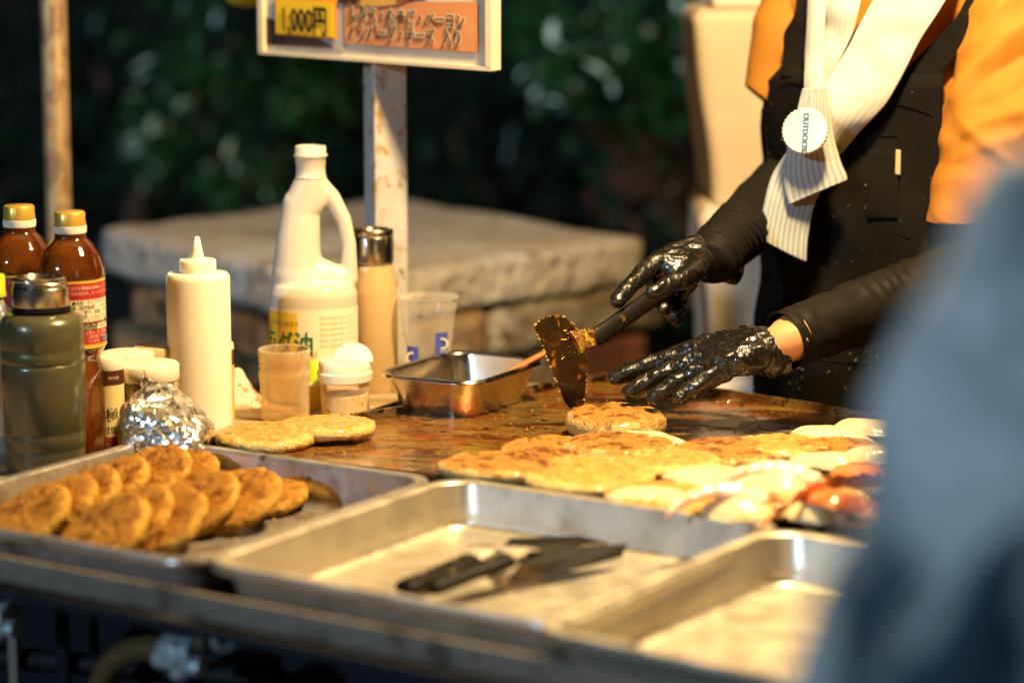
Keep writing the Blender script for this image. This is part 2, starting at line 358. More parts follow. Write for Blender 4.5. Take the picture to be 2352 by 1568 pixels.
# sign board
Yl, Yr = 2.88, 2.65
A0 = W(598, 122, Yl); A1 = W(1131, 162, Yr); sr = (A1-A0); sw = sr.length; srn = sr.normalized(); sn = Vector((srn.y, -srn.x, 0)).normalized()
if sn.y > 0: sn = -sn
def SB(u, v, d=0):
    s = (u-598)/533; s2 = s*(1+(.04)*(1-s)*-1); p = A0+sr*s2; Yh = Yl+(Yr-Yl)*s2
    return p+Vector((0, 0, 1))*((122+40*s-v)*px(Yh))+sn*d
sign = empty('menu_sign', A0, 'cream framed menu sign with a yellow 1,000 yen price label and orange text panel', 'sign')
def flat(name, poly, d, m, parent, t=.0012, world=True):
    pts = [SB(u, v, d) for u, v in poly]; n = len(pts); back = [p-sn*t for p in pts]
    V = pts+back; Fa = [list(range(n)), list(range(n, 2*n))[::-1]]+[[i, n+i, n+(i+1) % n, (i+1) % n] for i in range(n)]
    return obj(name, mesh(V, Fa, False), m, parent, world=True)
def sc(*c): return c
m_frame = M('cream sign frame', (.70, .58, .40), .5, bump=(90, .1, .001))
m_paper = M('menu paper', (.60, .53, .44), .55, var=[((.48, .40, .31), 9, .5, .7), ((.42, .33, .22), 30, .64, .74)])
flat('backboard', [(598, -420), (1131, -420), (1131, 162), (598, 122)], -.006, m_paper, sign, .008)
for poly in ([(598, 116), (1131, 155), (1131, 164), (598, 124)], [(597, -420), (610, -420), (610, 118), (597, 122)], [(1120, -420), (1132, -420), (1132, 162), (1120, 156)]):
    flat('frame', poly, .003, m_frame, sign, .010)
flat('photo_panel', [(611, -60), (800, -60), (800, 112+7), (611, 105)], -.0035, M('grey photo print', (.42, .38, .34), .5), sign)
flat('photo_panel', [(611, 42), (690, 66), (780, 112), (611, 104)], -.002, M('black photo print', (.02, .015, .015), .45, var=[((.10, .05, .035), 5, .5, .6)]), sign)
v_bur = flat('food_photo', [(640, -80), (1000, -80), (1000, -4), (960, 2), (930, 14), (880, 19), (810, 12), (770, 6), (700, -8)], -.001, M('burger print', (.22, .07, .03), .4, var=[((.6, .32, .08), 9, .5, .56), ((.05, .02, .01), 14, .56, .6)]), sign)
flat('text_panel', [(803, 13+4), (822, 6), (1096, 8), (1096, 122), (803, 102)], -.0025, M('orange print', (.62, .24, .09), .5, var=[((.45, .17, .08), 8, .55, .75), ((.66, .33, .16), 14, .55, .7)]), sign)
flat('price_label', [(638, -2), (786, 4), (786, 92), (638, 81)], .0005, M('orange border', (.75, .22, .02), .5), sign, .002)
flat('price_label', [(642, 2), (782, 8), (782, 88), (642, 77)], .0015, M('yellow label', (.85, .52, .02), .45), sign, .002)
def text(body, size, mp, m, parent, name='lettering', off=0, sx=1, ext=0, align='LEFT', space=1):
    c = bpy.data.curves.new('t', 'FONT'); c.body = body; c.size = size; c.offset = off; c.resolution_u = 3; c.space_character = space; c.align_x = align
    o = bpy.data.objects.new('t', c); C.objects.link(o); bpy.context.view_layer.update(); dg = bpy.context.evaluated_depsgraph_get()
    me = bpy.data.meshes.new_from_object(o.evaluated_get(dg)); bpy.data.objects.remove(o); bpy.data.curves.remove(c)
    me.materials.clear()
    if max((q.co.x for q in me.vertices), default=0)-min((q.co.x for q in me.vertices), default=0) > 0:
        bm = bmesh.new(); bm.from_mesh(me); bmesh.ops.triangulate(bm, faces=bm.faces); bm.to_mesh(me); bm.free()
    for q in me.vertices: q.co = mp(q.co.x*sx, q.co.y)
    return obj(name, me, m, parent, world=True)
m_ink = M('black ink', (.015, .012, .01), .5); m_cream = M('cream outline', (.78, .62, .40), .5)
def sgn(u0, v0, d, k=.075): return lambda x, y: SB(u0+x, v0+x*k-y, d)
text('1,000円', 72, sgn(655, 70, .0035), m_ink, sign, off=1.6, sx=.50)
for (body, u0, v0) in (('レタス・たまご・ベーコン', 820, 47), ('ハンバーグ・チーズ', 820, 86), ('入り', 1027, 101)):
    text(body, 38, sgn(u0, v0, -.0008), m_cream, sign, off=2.6, sx=.56)
    text(body, 38, sgn(u0, v0, .0004), m_ink, sign, off=.6, sx=.56)
# yellow round thing at the top edge
v, f = lathe([(.0, 0), (.02, .004), (.034, .018), (.038, .04), (.034, .062), (.02, .078), (0, .082)], 24)
yl = obj('yellow_lantern', mesh(v, f), M('yellow paper', (.75, .55, .02), .5), loc=W(565, 18, 3.1)); tag(yl, 'small bright yellow rounded lantern cut by the top edge left of the sign', 'lantern')

# ================================================================== CREAM CONTAINERS
m_foam = M('cream foam', (.62, .50, .37), .7, bump=(20, .25, .01), var=[((.54, .42, .30), 5, .45, .7)])
m_foam2 = M('pale cream foam', (.76, .68, .58), .7, bump=(20, .25, .01))
def container(u0b, u0t, vt, vb, Y, width, depth, m, name, label, seed, lid=True):
    a = W(u0t, vt, Y); b = W(u0b, vb, Y); e = empty(name, (b.x+width/2, Y+depth/2, b.z), label, 'container')
    rows = []
    hh = a.z-b.z
    for i in range(26):
        t = i/25; z = b.z+hh*t; x0 = b.x+(a.x-b.x)*t; r = []
        w2 = width; rr = .02; ins = 0
        if t > .97: ins = (.012 if t > .99 else .003)
        pts = []
        for (cx, cy, a0) in ((x0+rr, Y+rr, math.pi), (x0+w2-rr, Y+rr, 1.5*math.pi), (x0+w2-rr, Y+depth-rr, 0), (x0+rr, Y+depth-rr, .5*math.pi)):
            for k in range(5):
                an = a0+k*math.pi/8; pts.append(Vector((cx+math.cos(an)*(rr-ins), cy+math.sin(an)*(rr-ins), z)))
        for p in pts: p += Vector((N3(p, 9, seed)*.006, N3(p, 9, seed+1)*.006, 0))
        rows.append(pts)
    v, f = grid(rows, True); f.append(list(range(20))[::-1]); f.append([25*20+k for k in range(20)])
    obj('body', mesh(v, f, ang=60), m, e, world=True)
    if lid:
        v, f = box((a.x+width/2+.012, Y+depth/2, a.z+.011), (width-.03, depth-.02, .02)); obj('lid', bevel(mesh(v, f, False), .008, 3), m_foam2, e, world=True)
    return e
container(1636, 1592, 22, 466, 3.25, .34, .3, m_foam, 'foam_container', 'tall cream container with dented side, upper one of the stack behind the cook', 3)
container(1655, 1610, 476, 1180, 3.22, .33, .3, m_foam, 'foam_container', 'lower pale container of the stack, seen between the cook\'s black arms', 5, False)
bx = container(1560, 1566, 893, 1400, 3.0, .36, .16, m_foam2, 'foam_container', 'low whitish container just beyond the back edge of the griddle by the apron', 8, False)
v, f = box((.385, 3.37, .27), (.5, .5, .54)); tag(obj('crate', bevel(mesh(v, f, False), .01), m_dark, world=True), 'dark crate on the ground carrying the stacked cream containers', 'crate')

# ================================================================== STALL: counter, griddle
AZA, AZB = R(122.5), R(32.5)
dA = Vector((math.sin(AZA), math.cos(AZA), 0)); dB = Vector((math.sin(AZB), math.cos(AZB), 0))
stall = empty('stall_table', (-.1, 2.1, 0), 'dark framed stall table with a dull steel angle along its front edge', 'table')
L0 = P(0, 1277, .886); 
def bar(a0, a1, b0, b1, z0, z1, org=None):
    o_ = L0 if org is None else org
    c = o_+dA*((a0+a1)/2)+dB*((b0+b1)/2); v, f = box((c.x, c.y, (z0+z1)/2), (b1-b0, a1-a0, z1-z0), -AZB)
    m_ = Matrix((( dA.x, dB.x, 0), (dA.y, dB.y, 0), (0, 0, 1)))
    hx, hy, hz = (a1-a0)/2, (b1-b0)/2, (z1-z0)/2
    v = [m_ @ Vector((x, y, z))+Vector((c.x, c.y, (z0+z1)/2)) for x in (-hx, hx) for y in (-hy, hy) for z in (-hz, hz)]
    return v, f
v, f = join([bar(-.5, 1.3, 0, .004, .8655, .886), bar(-.5, 1.3, .004, .012, .8655, .869)]); obj('front_angle', bevel(mesh(v, f, False), .0008), m_lip, stall, world=True)
v, f = bar(-.5, 1.3, .0045, .375, .850, .857); obj('shelf', mesh(v, f, False), m_dark, stall, world=True)
for (a, b_) in ((-.45, .03), (1.2, .03), (-.45, .32)):
    v, f = bar(a, a+.04, b_, b_+.04, 0, .849); obj('leg', mesh(v, f, False), m_dark, stall, world=True)
v, f = bar(.50, 1.28, .02, .024, .2, .836); obj('side_panel', mesh(v, f, False), M('brown board', (.035, .022, .014), .7, bump=(30, .3, .003)), stall, world=True)
# table for the bottles: boards
tb = empty('bottle_table', (-.3, 2.7, 0), 'worn wooden table carrying the bottles, jars and shakers left of the griddle', 'table')
GC = PG(1405, 872); G1 = PG(470, 1024); gB = (GC-G1); gB.z = 0; GLEN = gB.length; gBn = gB.normalized()
G3 = PG(2050, 974); dBk = (G3-GC); dBk.z = 0; dBk.normalize(); dFr = Vector((math.sin(R(121.8)), math.cos(R(121.8)), 0))
def gmap(a, b):
    p0 = G1+dFr*a; p1 = GC+dBk*a; return p0+(p1-p0)*(b/GLEN)
gAn = dBk
def gbox(a0, a1, b0, b1, z0, z1):       # box on the griddle, a along its front, b towards the back rim
    V = []
    for a in (a0, a1):
        for b_ in (b0, b1):
            for z in (z0, z1): p = gmap(a, b_); V.append(Vector((p.x, p.y, z)))
    return V, [[0, 1, 3, 2], [4, 6, 7, 5], [0, 4, 5, 1], [2, 3, 7, 6], [0, 2, 6, 4], [1, 5, 7, 3]]
def xlim(Y):
    t = (Y-G1.y)/gBn.y; xg = G1.x+gBn.x*t-.012; q = P(345, 1003, .898); return min(xg, q.x-.012+(Y-q.y)*math.tan(R(31.5))) if Y < q.y+.02 else xg
ys = [1.98, 2.075, 2.17, 2.265, 2.36, 2.455, 2.55, 2.645, 2.72]
for i in range(len(ys)-1):
    y0, y1 = ys[i]+.001, ys[i+1]-.001
    if y0 > 2.5: x0 = -.75
    else: x0 = -.9
    V = [Vector((x, y, z)) for z in (TB-.02, TB) for (x, y) in ((x0, y0), (xlim(y0), y0), (xlim(y1), y1), (x0, y1))]
    obj('board', bevel(mesh(V, [[3, 2, 1, 0], [4, 5, 6, 7], [0, 1, 5, 4], [1, 2, 6, 5], [2, 3, 7, 6], [3, 0, 4, 7]], False), .0015), m_table, tb, world=True)
for (a, b_) in ((-.8, 2.02), (-.72, 2.65), (-.1, 2.66)):
    v, f = box((a, b_, (TB-.02)/2), (.03, .03, TB-.02)); obj('leg', mesh(v, f, False), m_dark, tb, world=True)

# griddle
gr = empty('griddle', (G1.x, G1.y, .6), 'greasy browned steel griddle plate with low crusted rims under the patties', 'griddle')
def tilt(vs, top=0): return [Vector((p.x, p.y, p.z+gz(p.y)-.885)) for p in vs]
GW = .95
rows = []
for i in range(61):
    rows.append([None]*61)
    for k in range(61):
        p = gmap(GW*i/60, GLEN*k/60); p.z = gz(p.y)+.0004*fbm(p, 18, 3); rows[i][k] = p
v, f = grid(rows); obj('plate', mesh(v, f), m_griddle, gr, world=True)
def rimstrip(a0, a1, b0, b1, h, name='rim'):
    v, f = gbox(a0, a1, b0, b1, .882, .885+h); me = mesh(tilt(v), f, False)
    bm = bmesh.new(); bm.from_mesh(me); bmesh.ops.bisect_plane
    es = [e for e in bm.edges if e.calc_length() > .2]; bmesh.ops.subdivide_edges(bm, edges=es, cuts=60, use_grid_fill=True)
    for q in bm.verts: q.co += Vector((N3(q.co, 60), N3(q.co, 60, 2), 1.5*N3(q.co, 40, 3)))*.0006
    bm.to_mesh(me); bm.free(); obj(name, me, m_rim, gr, world=True)
rimstrip(-.006, GW, GLEN, GLEN+.005, .009)
rimstrip(-.006, 0, -.005, GLEN+.005, .008)
v, f = gbox(.0, GW, -.005, -.001, .85, .884); obj('front_edge', mesh(tilt(v), f, False), m_rim, gr, world=True)
v, f = gbox(.0, GW, 0, GLEN, .70, .868); obj('burner_box', bevel(mesh(v, f, False), .003), m_dark, gr, world=True)
for (a, b_) in ((.03, .03), (.9, .03), (.03, GLEN-.03), (.9, GLEN-.03)):
    v, f = gbox(a-.02, a+.02, b_-.02, b_+.02, 0, .70); obj('leg', mesh(v, f, False), m_dark, gr, world=True)
# bare scraped patch, a thin sheet of wear on the plate
cp = PG(1720, 975); rows = []
for i in range(13):
    r = []
    for k in range(25):
        a = 2*math.pi*k/24; rr = i/12*(1+.22*math.sin(3*a+1)+.15*math.sin(5*a)); p = cp+gAn*(math.cos(a)*rr*.105)+gBn*(math.sin(a)*rr*.06); p.z = gz(p.y)+.0012; r.append(p)
    rows.append(r)
v, f = grid(rows)
def scraped():
    m = m_bare.copy(); t = m.node_tree; L = t.links.new; b = t.nodes['Principled BSDF']
    uv = t.nodes.new('ShaderNodeAttribute'); uv.attribute_name = 'edge'; n = t.nodes.new('ShaderNodeTexNoise'); n.inputs['Scale'].default_value = 55; n.inputs['Detail'].default_value = 6
    tc = t.nodes.new('ShaderNodeTexCoord'); L(tc.outputs['Object'], n.inputs['Vector']); ad = t.nodes.new('ShaderNodeMath'); ad.operation = 'ADD'; L(uv.outputs['Fac'], ad.inputs[0]); L(n.outputs['Fac'], ad.inputs[1])
    mr = t.nodes.new('ShaderNodeMapRange'); mr.inputs[1].default_value = 1.35; mr.inputs[2].default_value = .95; L(ad.outputs[0], mr.inputs[0]); L(mr.outputs[0], b.inputs['Alpha']); return m
me = mesh(v, f); at = me.attributes.new('edge', 'FLOAT', 'POINT')
for i in range(13):
    for k in range(25): at.data[i*25+k].value = i/12
obj('scraped_patch', me, scraped(), gr, world=True)
# burnt flakes on the rims
rnd = random.Random(3); parts = []
def flake(p, s):
    n = 6; V = [p+Vector((math.cos(a)*s*rnd.uniform(.5, 1.2), math.sin(a)*s*rnd.uniform(.5, 1.2), 0)) for a in [k*6.283/n for k in range(n)]]
    V.append(p+Vector((0, 0, s*rnd.uniform(.3, .8)))); V.append(p-Vector((0, 0, s*.3)))
    return V, [[k, (k+1) % n, n] for k in range(n)]+[[(k+1) % n, k, n+1] for k in range(n)]
for k in range(260):
    t = rnd.random(); s = rnd.uniform(.0008, .003)
    if rnd.random() < .5: p = gmap(rnd.uniform(-.006, .004), GLEN*(t**.8)); h = .0075 if rnd.random() < .6 else .001
    else: p = gmap(GW*t, GLEN+rnd.uniform(-.012, .004)); h = .001+.007*rnd.random()
    if abs(N3(p, 22, 5)) < .12: continue
    p.z = gz(p.y)+h; parts.append(flake(p, s))
v, f = join(parts); o = obj('burnt_flakes', mesh(v, f, False), m_burnt, gr, world=True); o['kind'] = 'stuff'
parts = []
for k in range(520):
    p = gmap(rnd.random()*GW, rnd.random()*GLEN); p.z = gz(p.y)+.0006; parts.append(flake(p, rnd.choice((.0005, .0006, .0008, .0010, .0022))*rnd.uniform(.6, 1.1)))
v, f = join(parts); o = tag(obj('fried_crumbs', mesh(v, f, False), m_crumb, world=True), 'tiny golden fried crumbs scattered over the greasy griddle plate', 'crumbs', kind='stuff')

# ================================================================== TRAYS
def rrect(hx, hy, r, n=8):
    r = max(.0005, min(r, hx-.001, hy-.001)); pts = []
    for (cx, cy, a0) in ((hx-r, hy-r, 0), (-hx+r, hy-r, 90), (-hx+r, -hy+r, 180), (hx-r, -hy+r, 270)):
        for k in range(n+1):
            a = R(a0+90*k/n); pts.append((cx+r*math.cos(a), cy+r*math.sin(a)))
    return pts
def tray_mesh(wa, lb, depth, r=.032, lip=.008, taper=.006, drop=.008):
    hx, hy = wa/2, lb/2; lv = [(0, -drop, r), (.0004, -.002, r), (.0015, 0, r), (lip, 0, r-lip*.5)]
    for k in range(1, 5): a = k/4*math.pi/2; lv.append((lip+.003*math.sin(a), -.003*(1-math.cos(a)), r-lip*.6))
    for t in (.2, .4, .6, .8): lv.append((lip+.003+taper*t, -.003-(depth-.012)*t, r-lip*.7))
    for k in range(0, 6): a = k/5*math.pi/2; lv.append((lip+.003+taper+.009*(1-math.cos(a)), -(depth-.009)-.009*math.sin(a), r-lip*.8-.003*k))
    for s in (.03, .06, .09, .12): lv.append((lip+.012+taper+s, -depth+.0004*math.sin(s*60), r))
    rows = []
    for (ins, z, rr) in lv: rows.append([Vector((x, y, z)) for x, y in rrect(hx-ins, hy-ins, rr)])
    v, f = grid(rows, True); n = len(rows[0]); f.append([(len(rows)-1)*n+k for k in range(n)])
    return solid(mesh(v, f, ang=50), .0009, -1)
TW, TL, TD = .338, .352, .040
def tray(fl, rimz, label, m, az=AZA, wa=TW, lb=TL):
    a = Vector((math.sin(az), math.cos(az), 0)); b = Vector((-a.y, a.x, 0)); c = Vector((fl.x, fl.y, 0))+a*wa/2-b*lb/2
    e = empty('steel_tray', (c.x, c.y, rimz-TD), label, 'tray', rz=math.atan2(a.y, a.x)) ; e['group'] = 'steel trays along the front of the stall'
    me = tray_mesh(wa, lb, TD); me.transform(Matrix.Translation((0, 0, TD))); o = obj('tray_body', me, m, e); return e, a, b, c
T1, a1, b1, c1 = tray(P(345, 1003, .898), .898, 'left steel tray heaped with leaning fried patties', m_steel_old, R(121.5))
T2, a2, b2, c2 = tray(P(1033, 1092, .9005), .9005, 'middle steel tray holding two turners', m_steel, R(122.5))
T3, a3, b3, c3 = tray(P(1768, 1208, .903), .903, 'right steel tray, empty and brightly lit, partly behind the denim jacket', m_steel, R(125), wa=.36)

# ================================================================== PATTIES
def patty_mesh(Rr, T, seed, rough=1.0):
    seg = 80; V = []; Fa = []; cr = []; prof = []
    for i in range(1, 13): prof.append((i/12*.86, T/2*(1-.10*(i/12)**3), 1.0 if i < 11 else .8))
    for k in range(1, 9):
        a = math.pi/2-k/8*math.pi; prof.append((.86+.14*math.cos(a), T/2*math.sin(a)*.9, max(0, math.sin(a))*.7))
    for i in range(11, 0, -3): prof.append((i/12*.84, -T/2*.9, .8))
    V.append(Vector((0, 0, T/2))); cr.append(1)
    for (r_, z, c) in prof:
        for k in range(seg):
            a = 2*math.pi*k/seg; d = Vector((math.cos(a), math.sin(a), 0))
            rr = Rr*r_*(1+.045*N3(d, 1.4, seed)+.012*N3(d, 5, seed)*(r_)); p = d*rr+Vector((0, 0, z))
            n = (d*max(0, (r_-.8)/.2)+Vector((0, 0, 1 if z > 0 else -1))*(1-max(0, (r_-.8)/.2))).normalized()
            p = p+n*(.0011*N3(p, 130, seed)+.0013*N3(p, 270, seed+1)+.0010*N3(p, 45, seed+2))*rough+Vector((0, 0, .0012*N3(p, 26, seed+9)))
            V.append(p); cr.append(max(0, min(1, c+.25*N3(p, 40, seed+3))))
    V.append(Vector((0, 0, -T/2*.9))); cr.append(.8); n = len(prof)
    for k in range(seg): Fa.append([0, 1+k, 1+(k+1) % seg]); Fa.append([1+(n-1)*seg+k, len(V)-1, 1+(n-1)*seg+(k+1) % seg])
    for i in range(n-1):
        for k in range(seg): k2 = (k+1) % seg; Fa.append([1+i*seg+k, 1+(i+1)*seg+k, 1+(i+1)*seg+k2, 1+i*seg+k2])
    me = bpy.data.meshes.new('patty'); me.from_pydata([tuple(p) for p in V], [], Fa); at = me.attributes.new('crust', 'FLOAT', 'POINT')
    for i, c in enumerate(cr): at.data[i].value = c
    bm = bmesh.new(); bm.from_mesh(me); bmesh.ops.recalc_face_normals(bm, faces=bm.faces); bm.to_mesh(me); bm.free(); me.shade_smooth(); return me
def place(o, loc, nrm, spin=0):
    q = Vector(nrm).normalized().to_track_quat('Z', 'X'); o.rotation_euler = (q @ Matrix.Rotation(spin, 3, 'Z').to_quaternion()).to_euler(); o.location = loc
GP = 'patties heaped in the left tray'
tf = .898-TD
# leaning patties: centre measured in the picture, the pile rises along the tray; (u, v, height above floor, radius, tilt, label)
heap = [
 (60, 1176, .030, .040, 46, 'leaning fried patty at the left end of the front row in the left tray'),
 (232, 1212, .032, .043, 50, 'largest leaning patty, front of the heap nearest the tray\'s near rim'),
 (300, 1180, .034, .038, 50, 'patty just right of and behind the largest leaning front patty'),
 (372, 1188, .032, .041, 48, 'patty in the front row with an open crumbly lower edge, third from the front'),
 (440, 1150, .034, .044, 46, 'fourth patty of the front row, right of the crumbly edged one'),
 (520, 1140, .032, .050, 38, 'broad pale patty of the front row, second from its right end'),
 (606, 1128, .020, .040, 22, 'nearly flat browned patty at the right end of the front row'),
 (140, 1142, .040, .032, 48, 'small dark patty of the back row, second from the left'),
 (190, 1128, .040, .036, 48, 'browned patty of the back row, third from the left'),
 (256, 1100, .040, .036, 46, 'back row patty with a dark burnt spot on its top edge'),
 (330, 1086, .040, .045, 42, 'wide patty of the back row behind the crumbly edged one'),
 (405, 1080, .036, .040, 34, 'red brown patty at the right end of the back row, partly hidden'),
]
for i, (u, v, h, r, tl, lab) in enumerate(heap):
    h *= .72; r *= 1.03; tl -= 13
    p = P(u, v+6, tf+h); nr = Vector((-.75*math.sin(R(tl)), -.66*math.sin(R(tl)), math.cos(R(tl))))
    p = p-nr*.004
    o = obj('fried_patty', patty_mesh(r, .0155, 20+i, 1.2), m_patty); place(o, p, nr, i*1.3); tag(o, lab, 'patty', GP)
GG = 'patties cooking on the griddle'
flatp = [   # u, v(centre of top), radius m, thickness, mat, label
 (610, 992, .050, .015, m_patty2, 'pale uncooked-looking patty at the left corner of the griddle, the nearer of two'),
 (752, 976, .049, .015, m_patty2, 'pale patty with one dark edge at the griddle\'s left rim, the farther of two'),
 (1415, 950, .0505, .024, m_patty3, 'thick browned patty under the turner blade'),
 (1150, 1068, .058, .014, m_patty3, 'flat browned patty nearest the corner between the left and middle trays'),
 (1262, 1026, .047, .014, m_patty3, 'dark browned patty behind the row, left of the one with a cheese slice'),
 (1420, 1022, .055, .015, m_patty3, 'browned patty with a pale slice of cheese on top'),
 (1350, 1082, .060, .015, m_patty2, 'large pale patty just above the middle tray\'s far rim'),
 (1520, 1052, .055, .014, m_patty2, 'pale golden patty in the middle of the crowded griddle, right of the largest'),
 (1665, 1030, .048, .013, m_patty3, 'browned patty between the scraped bare steel and the large egg white'),
 (1800, 1018, .052, .013, m_patty2, 'golden patty below the far pale slices at the right'),
 (1930, 1030, .050, .013, m_patty3, 'browned patty at the right under two pale slices'),
 (1520, 1128, .050, .014, m_patty2, 'patty under the white slice next to the middle tray rim'),
 (1680, 1152, .050, .013, m_patty2, 'patty carrying the front bacon arch'),
 (1860, 1140, .052, .013, m_patty2, 'patty under the glossy red bacon near the jacket'),
]
for i, (u, v, r, t, m, lab) in enumerate(flatp):
    p = PG(u, v, t*.9); p.z = gz(p.y)+t*.5+.0006+(.003 if i in (1, 3, 5) else 0)
    o = obj('griddle_patty', patty_mesh(r, t, 60+i, 1.0), m); place(o, p, (.0, .0+(.03 if i % 2 else -.03), 1), i*.9); tag(o, lab, 'patty', GG)
# egg whites / slices
def slab(u, v, h, ru, rb, name, label, m, seed, thick=.0035, group=None, drop=.010, yolk=False, rot=0):
    c = PG(u, v, h); rows = []; n = 14; seg = 48
    for side in (0, 1):
        for i in (range(n+1) if side == 0 else range(n, -1, -1)):
            row = []
            for k in range(seg):
                a = 2*math.pi*k/seg; s = i/n; e = 1+.30*N3((math.cos(a), math.sin(a), 0), 1.6, seed)+.14*N3((math.cos(a), math.sin(a), 0), 4, seed)
                x = math.cos(a+rot)*ru*s*e; y = math.sin(a+rot)*rb*s*e; p = c+dA*x+dB*y
                z = c.z-drop*s**3+.003*N3(p, 30, seed)+thick*.5*(1-s**4)*(1 if side == 0 else -1)
                if side == 0: z += .0025*max(0, fbm(p, 24, 2, seed))+(.0038*max(0, 1-(s/.62)**2)**.7 if yolk else 0)
                row.append(Vector((p.x, p.y, z)))
            rows.append(row)
    v_, f_ = grid(rows, True); o = obj(name, mesh(v_, f_, ang=80), m, world=True); return tag(o, label, {'egg_white': 'egg', 'cheese_slice': 'cheese'}.get(name, 'food'), group)
GE = 'egg whites on the griddle'
slab(1500, 1000, .017, .034, .020, 'cheese_slice', 'thin pale cheese slice lying on the browned patty right of the turner', m_egg, 4, .003, drop=.003)
slab(1690, 1082, .020, .062, .040, 'egg_white', 'broadest shiny egg white in the middle right of the griddle', m_egg, 2, group=GE)
slab(1500, 1126, .018, .044, .024, 'egg_white', 'narrow egg white right above the middle tray\'s far rim', m_egg, 3, group=GE)
slab(1910, 984, .018, .044, .022, 'egg_white', 'long pale egg white by the griddle\'s far rim below the apron', m_egg, 5, group=GE)
slab(1990, 966, .024, .034, .022, 'egg_white', 'farthest egg white, right against the denim jacket', m_egg, 6, group=GE)
slab(1910, 1046, .018, .040, .020, 'egg_white', 'egg white between the browned right patty and the tomato', m_egg, 7, group=GE)
slab(1990, 1030, .020, .028, .018, 'egg_white', 'small pinkish egg white beside the jacket above the tomato', m_egg, 8, group=GE)
slab(1690, 1158, .018, .036, .022, 'egg_white', 'glossy domed egg framed by the front bacon arch', m_egg, 9, .006, GE, yolk=True)
slab(1790, 1112, .024, .036, .022, 'egg_white', 'domed egg framed by the rear bacon arch', m_egg, 10, .006, GE, yolk=True)
slab(1870, 1165, .018, .030, .020, 'egg_white', 'domed egg beneath the crossing red bacon strips', m_egg, 11, .006, GE, yolk=True)
def ribbon(path, width, m, label, name='bacon_slice', group='bacon slices draped over the eggs', th=.0025, wav=.003):
    pts = smoothpath([PG(u, v, h+.004) for (u, v, h) in path], 8); rows = []
    sdir = (dB*.95+Vector((0, 0, .10))).normalized()
    for side in (0, 1):
        rr = []
        for i, p in enumerate(pts):
            row = []
            for k in range(7):
                s = (k/6-.5)*width; q = p+sdir*s+Vector((0, 0, th*(1 if side == 0 else 0)+wav*N3((i*.4, k*.3, 1), 1, 3)-.006*(2*k/6-1)**2)); row.append(q)
            rr.append(row)
        rows.append(rr)
    top, bot = rows; n = len(top); V = []; Fa = []
    loop = [top[i]+bot[i][::-1] for i in range(n)]; V, Fa = grid(loop, True); Fa.append(list(range(14))[::-1]); Fa.append([(n-1)*14+k for k in range(14)])
    return tag(obj(name, mesh(V, Fa, ang=60), m, world=True), label, 'bacon', group)
ribbon([(1545, 1168, .012), (1585, 1138, .022), (1640, 1118, .028), (1710, 1118, .028), (1770, 1140, .020)], .026, m_bacon, 'pink bacon slice arching over the front egg beside the middle tray rim')
ribbon([(1640, 1108, .020), (1700, 1080, .030), (1770, 1064, .034), (1850, 1080, .030), (1890, 1108, .02)], .022, m_bacon, 'pink bacon slice arching behind the domed rear egg')
ribbon([(1760, 1196, .010), (1790, 1165, .020), (1850, 1125, .030), (1930, 1098, .032), (2010, 1095, .02)], .022, m_bacon2, 'orange red bacon strip curling up from the right tray\'s corner')
ribbon([(1855, 1120, .028), (1930, 1140, .026), (1990, 1160, .016), (2040, 1180, .01)], .034, m_bacon2, 'glossy dark red bacon strip next to the denim jacket')
c = PG(1975, 1085, .02); v, f = lathe([(0, .008), (.012, .0075), (.022, .004), (.026, -.002), (.022, -.008), (0, -.009)], 32, c)
tag(obj('tomato_slice', mesh(v, f), M('tomato', (.75, .22, .05), .2, coat=.7), world=True), 'round orange tomato slice beside the denim jacket above the bacon', 'tomato')
v, f = gbox(.0, .001, 0, .001, .9, .9)

# ================================================================== TURNERS IN THE MIDDLE TRAY
m_black = M('black handle', (.007, .005, .004), .5, bump=(120, .1, .001), spec=.12); m_blade = M('turner steel', (.8, .72, .58), .35, .6, var=[((.25, .14, .06), 30, .5, .65)])
m_bladebk = M('seasoned black blade', (.008, .006, .005), .6, .0, spec=.15, var=[((.06, .03, .01), 26, .58, .66)]); m_brass = M('brass rivet', (.75, .48, .15), .25, 1)
tz = .9005-TD+.003
def turner(hp0, hp1, neck, blade, label, th=.016):
    blade = [p+Vector((0, 0, .004)) for p in blade]
    """hp0..hp1 handle ends, neck point, blade polygon: world points"""
    e = empty('turner', hp0, label, 'turner', 'turners lying in the middle tray')
    d = (hp1-hp0); v, f = tube([hp0+d*t for t in (0, .02, .1, .3, .5, .7, .9, .98, 1)], [.006, .0105, .012, .011, .0105, .0112, .012, .0105, .007], 16, flat=.55, up=(0, 0, 1)); obj('handle', mesh(v, f), m_black, e, world=True)
    mid = (hp1+neck)/2+Vector((0, 0, .006)); v, f = tube(smoothpath([hp1-d*.05, mid, neck], 6), [.007]*4+[.009, .011, .014, .017, .019, .020, .020, .019, .016], 12, flat=.13, up=(0, 0, 1)); obj('neck', mesh(v, f), m_blade, e, world=True)
    n = len(blade); V = list(blade)+[p+Vector((0, 0, -.0018)) for p in blade]; Fa = [list(range(n)), list(range(n, 2*n))[::-1]]+[[i, (i+1) % n, n+(i+1) % n, n+i] for i in range(n)]
    b_ = obj('blade', bevel(mesh(V, Fa, False), .0005, 1), m_bladebk, e, world=True)
    for t in (.3, .75):
        p = hp0+d*t+Vector((0, 0, .0062)); v, f = lathe([(.003, 0), (.0028, .0008), (0, .001)], 12, p); obj('rivet', mesh(v, f), m_brass, e, world=True)
    return e
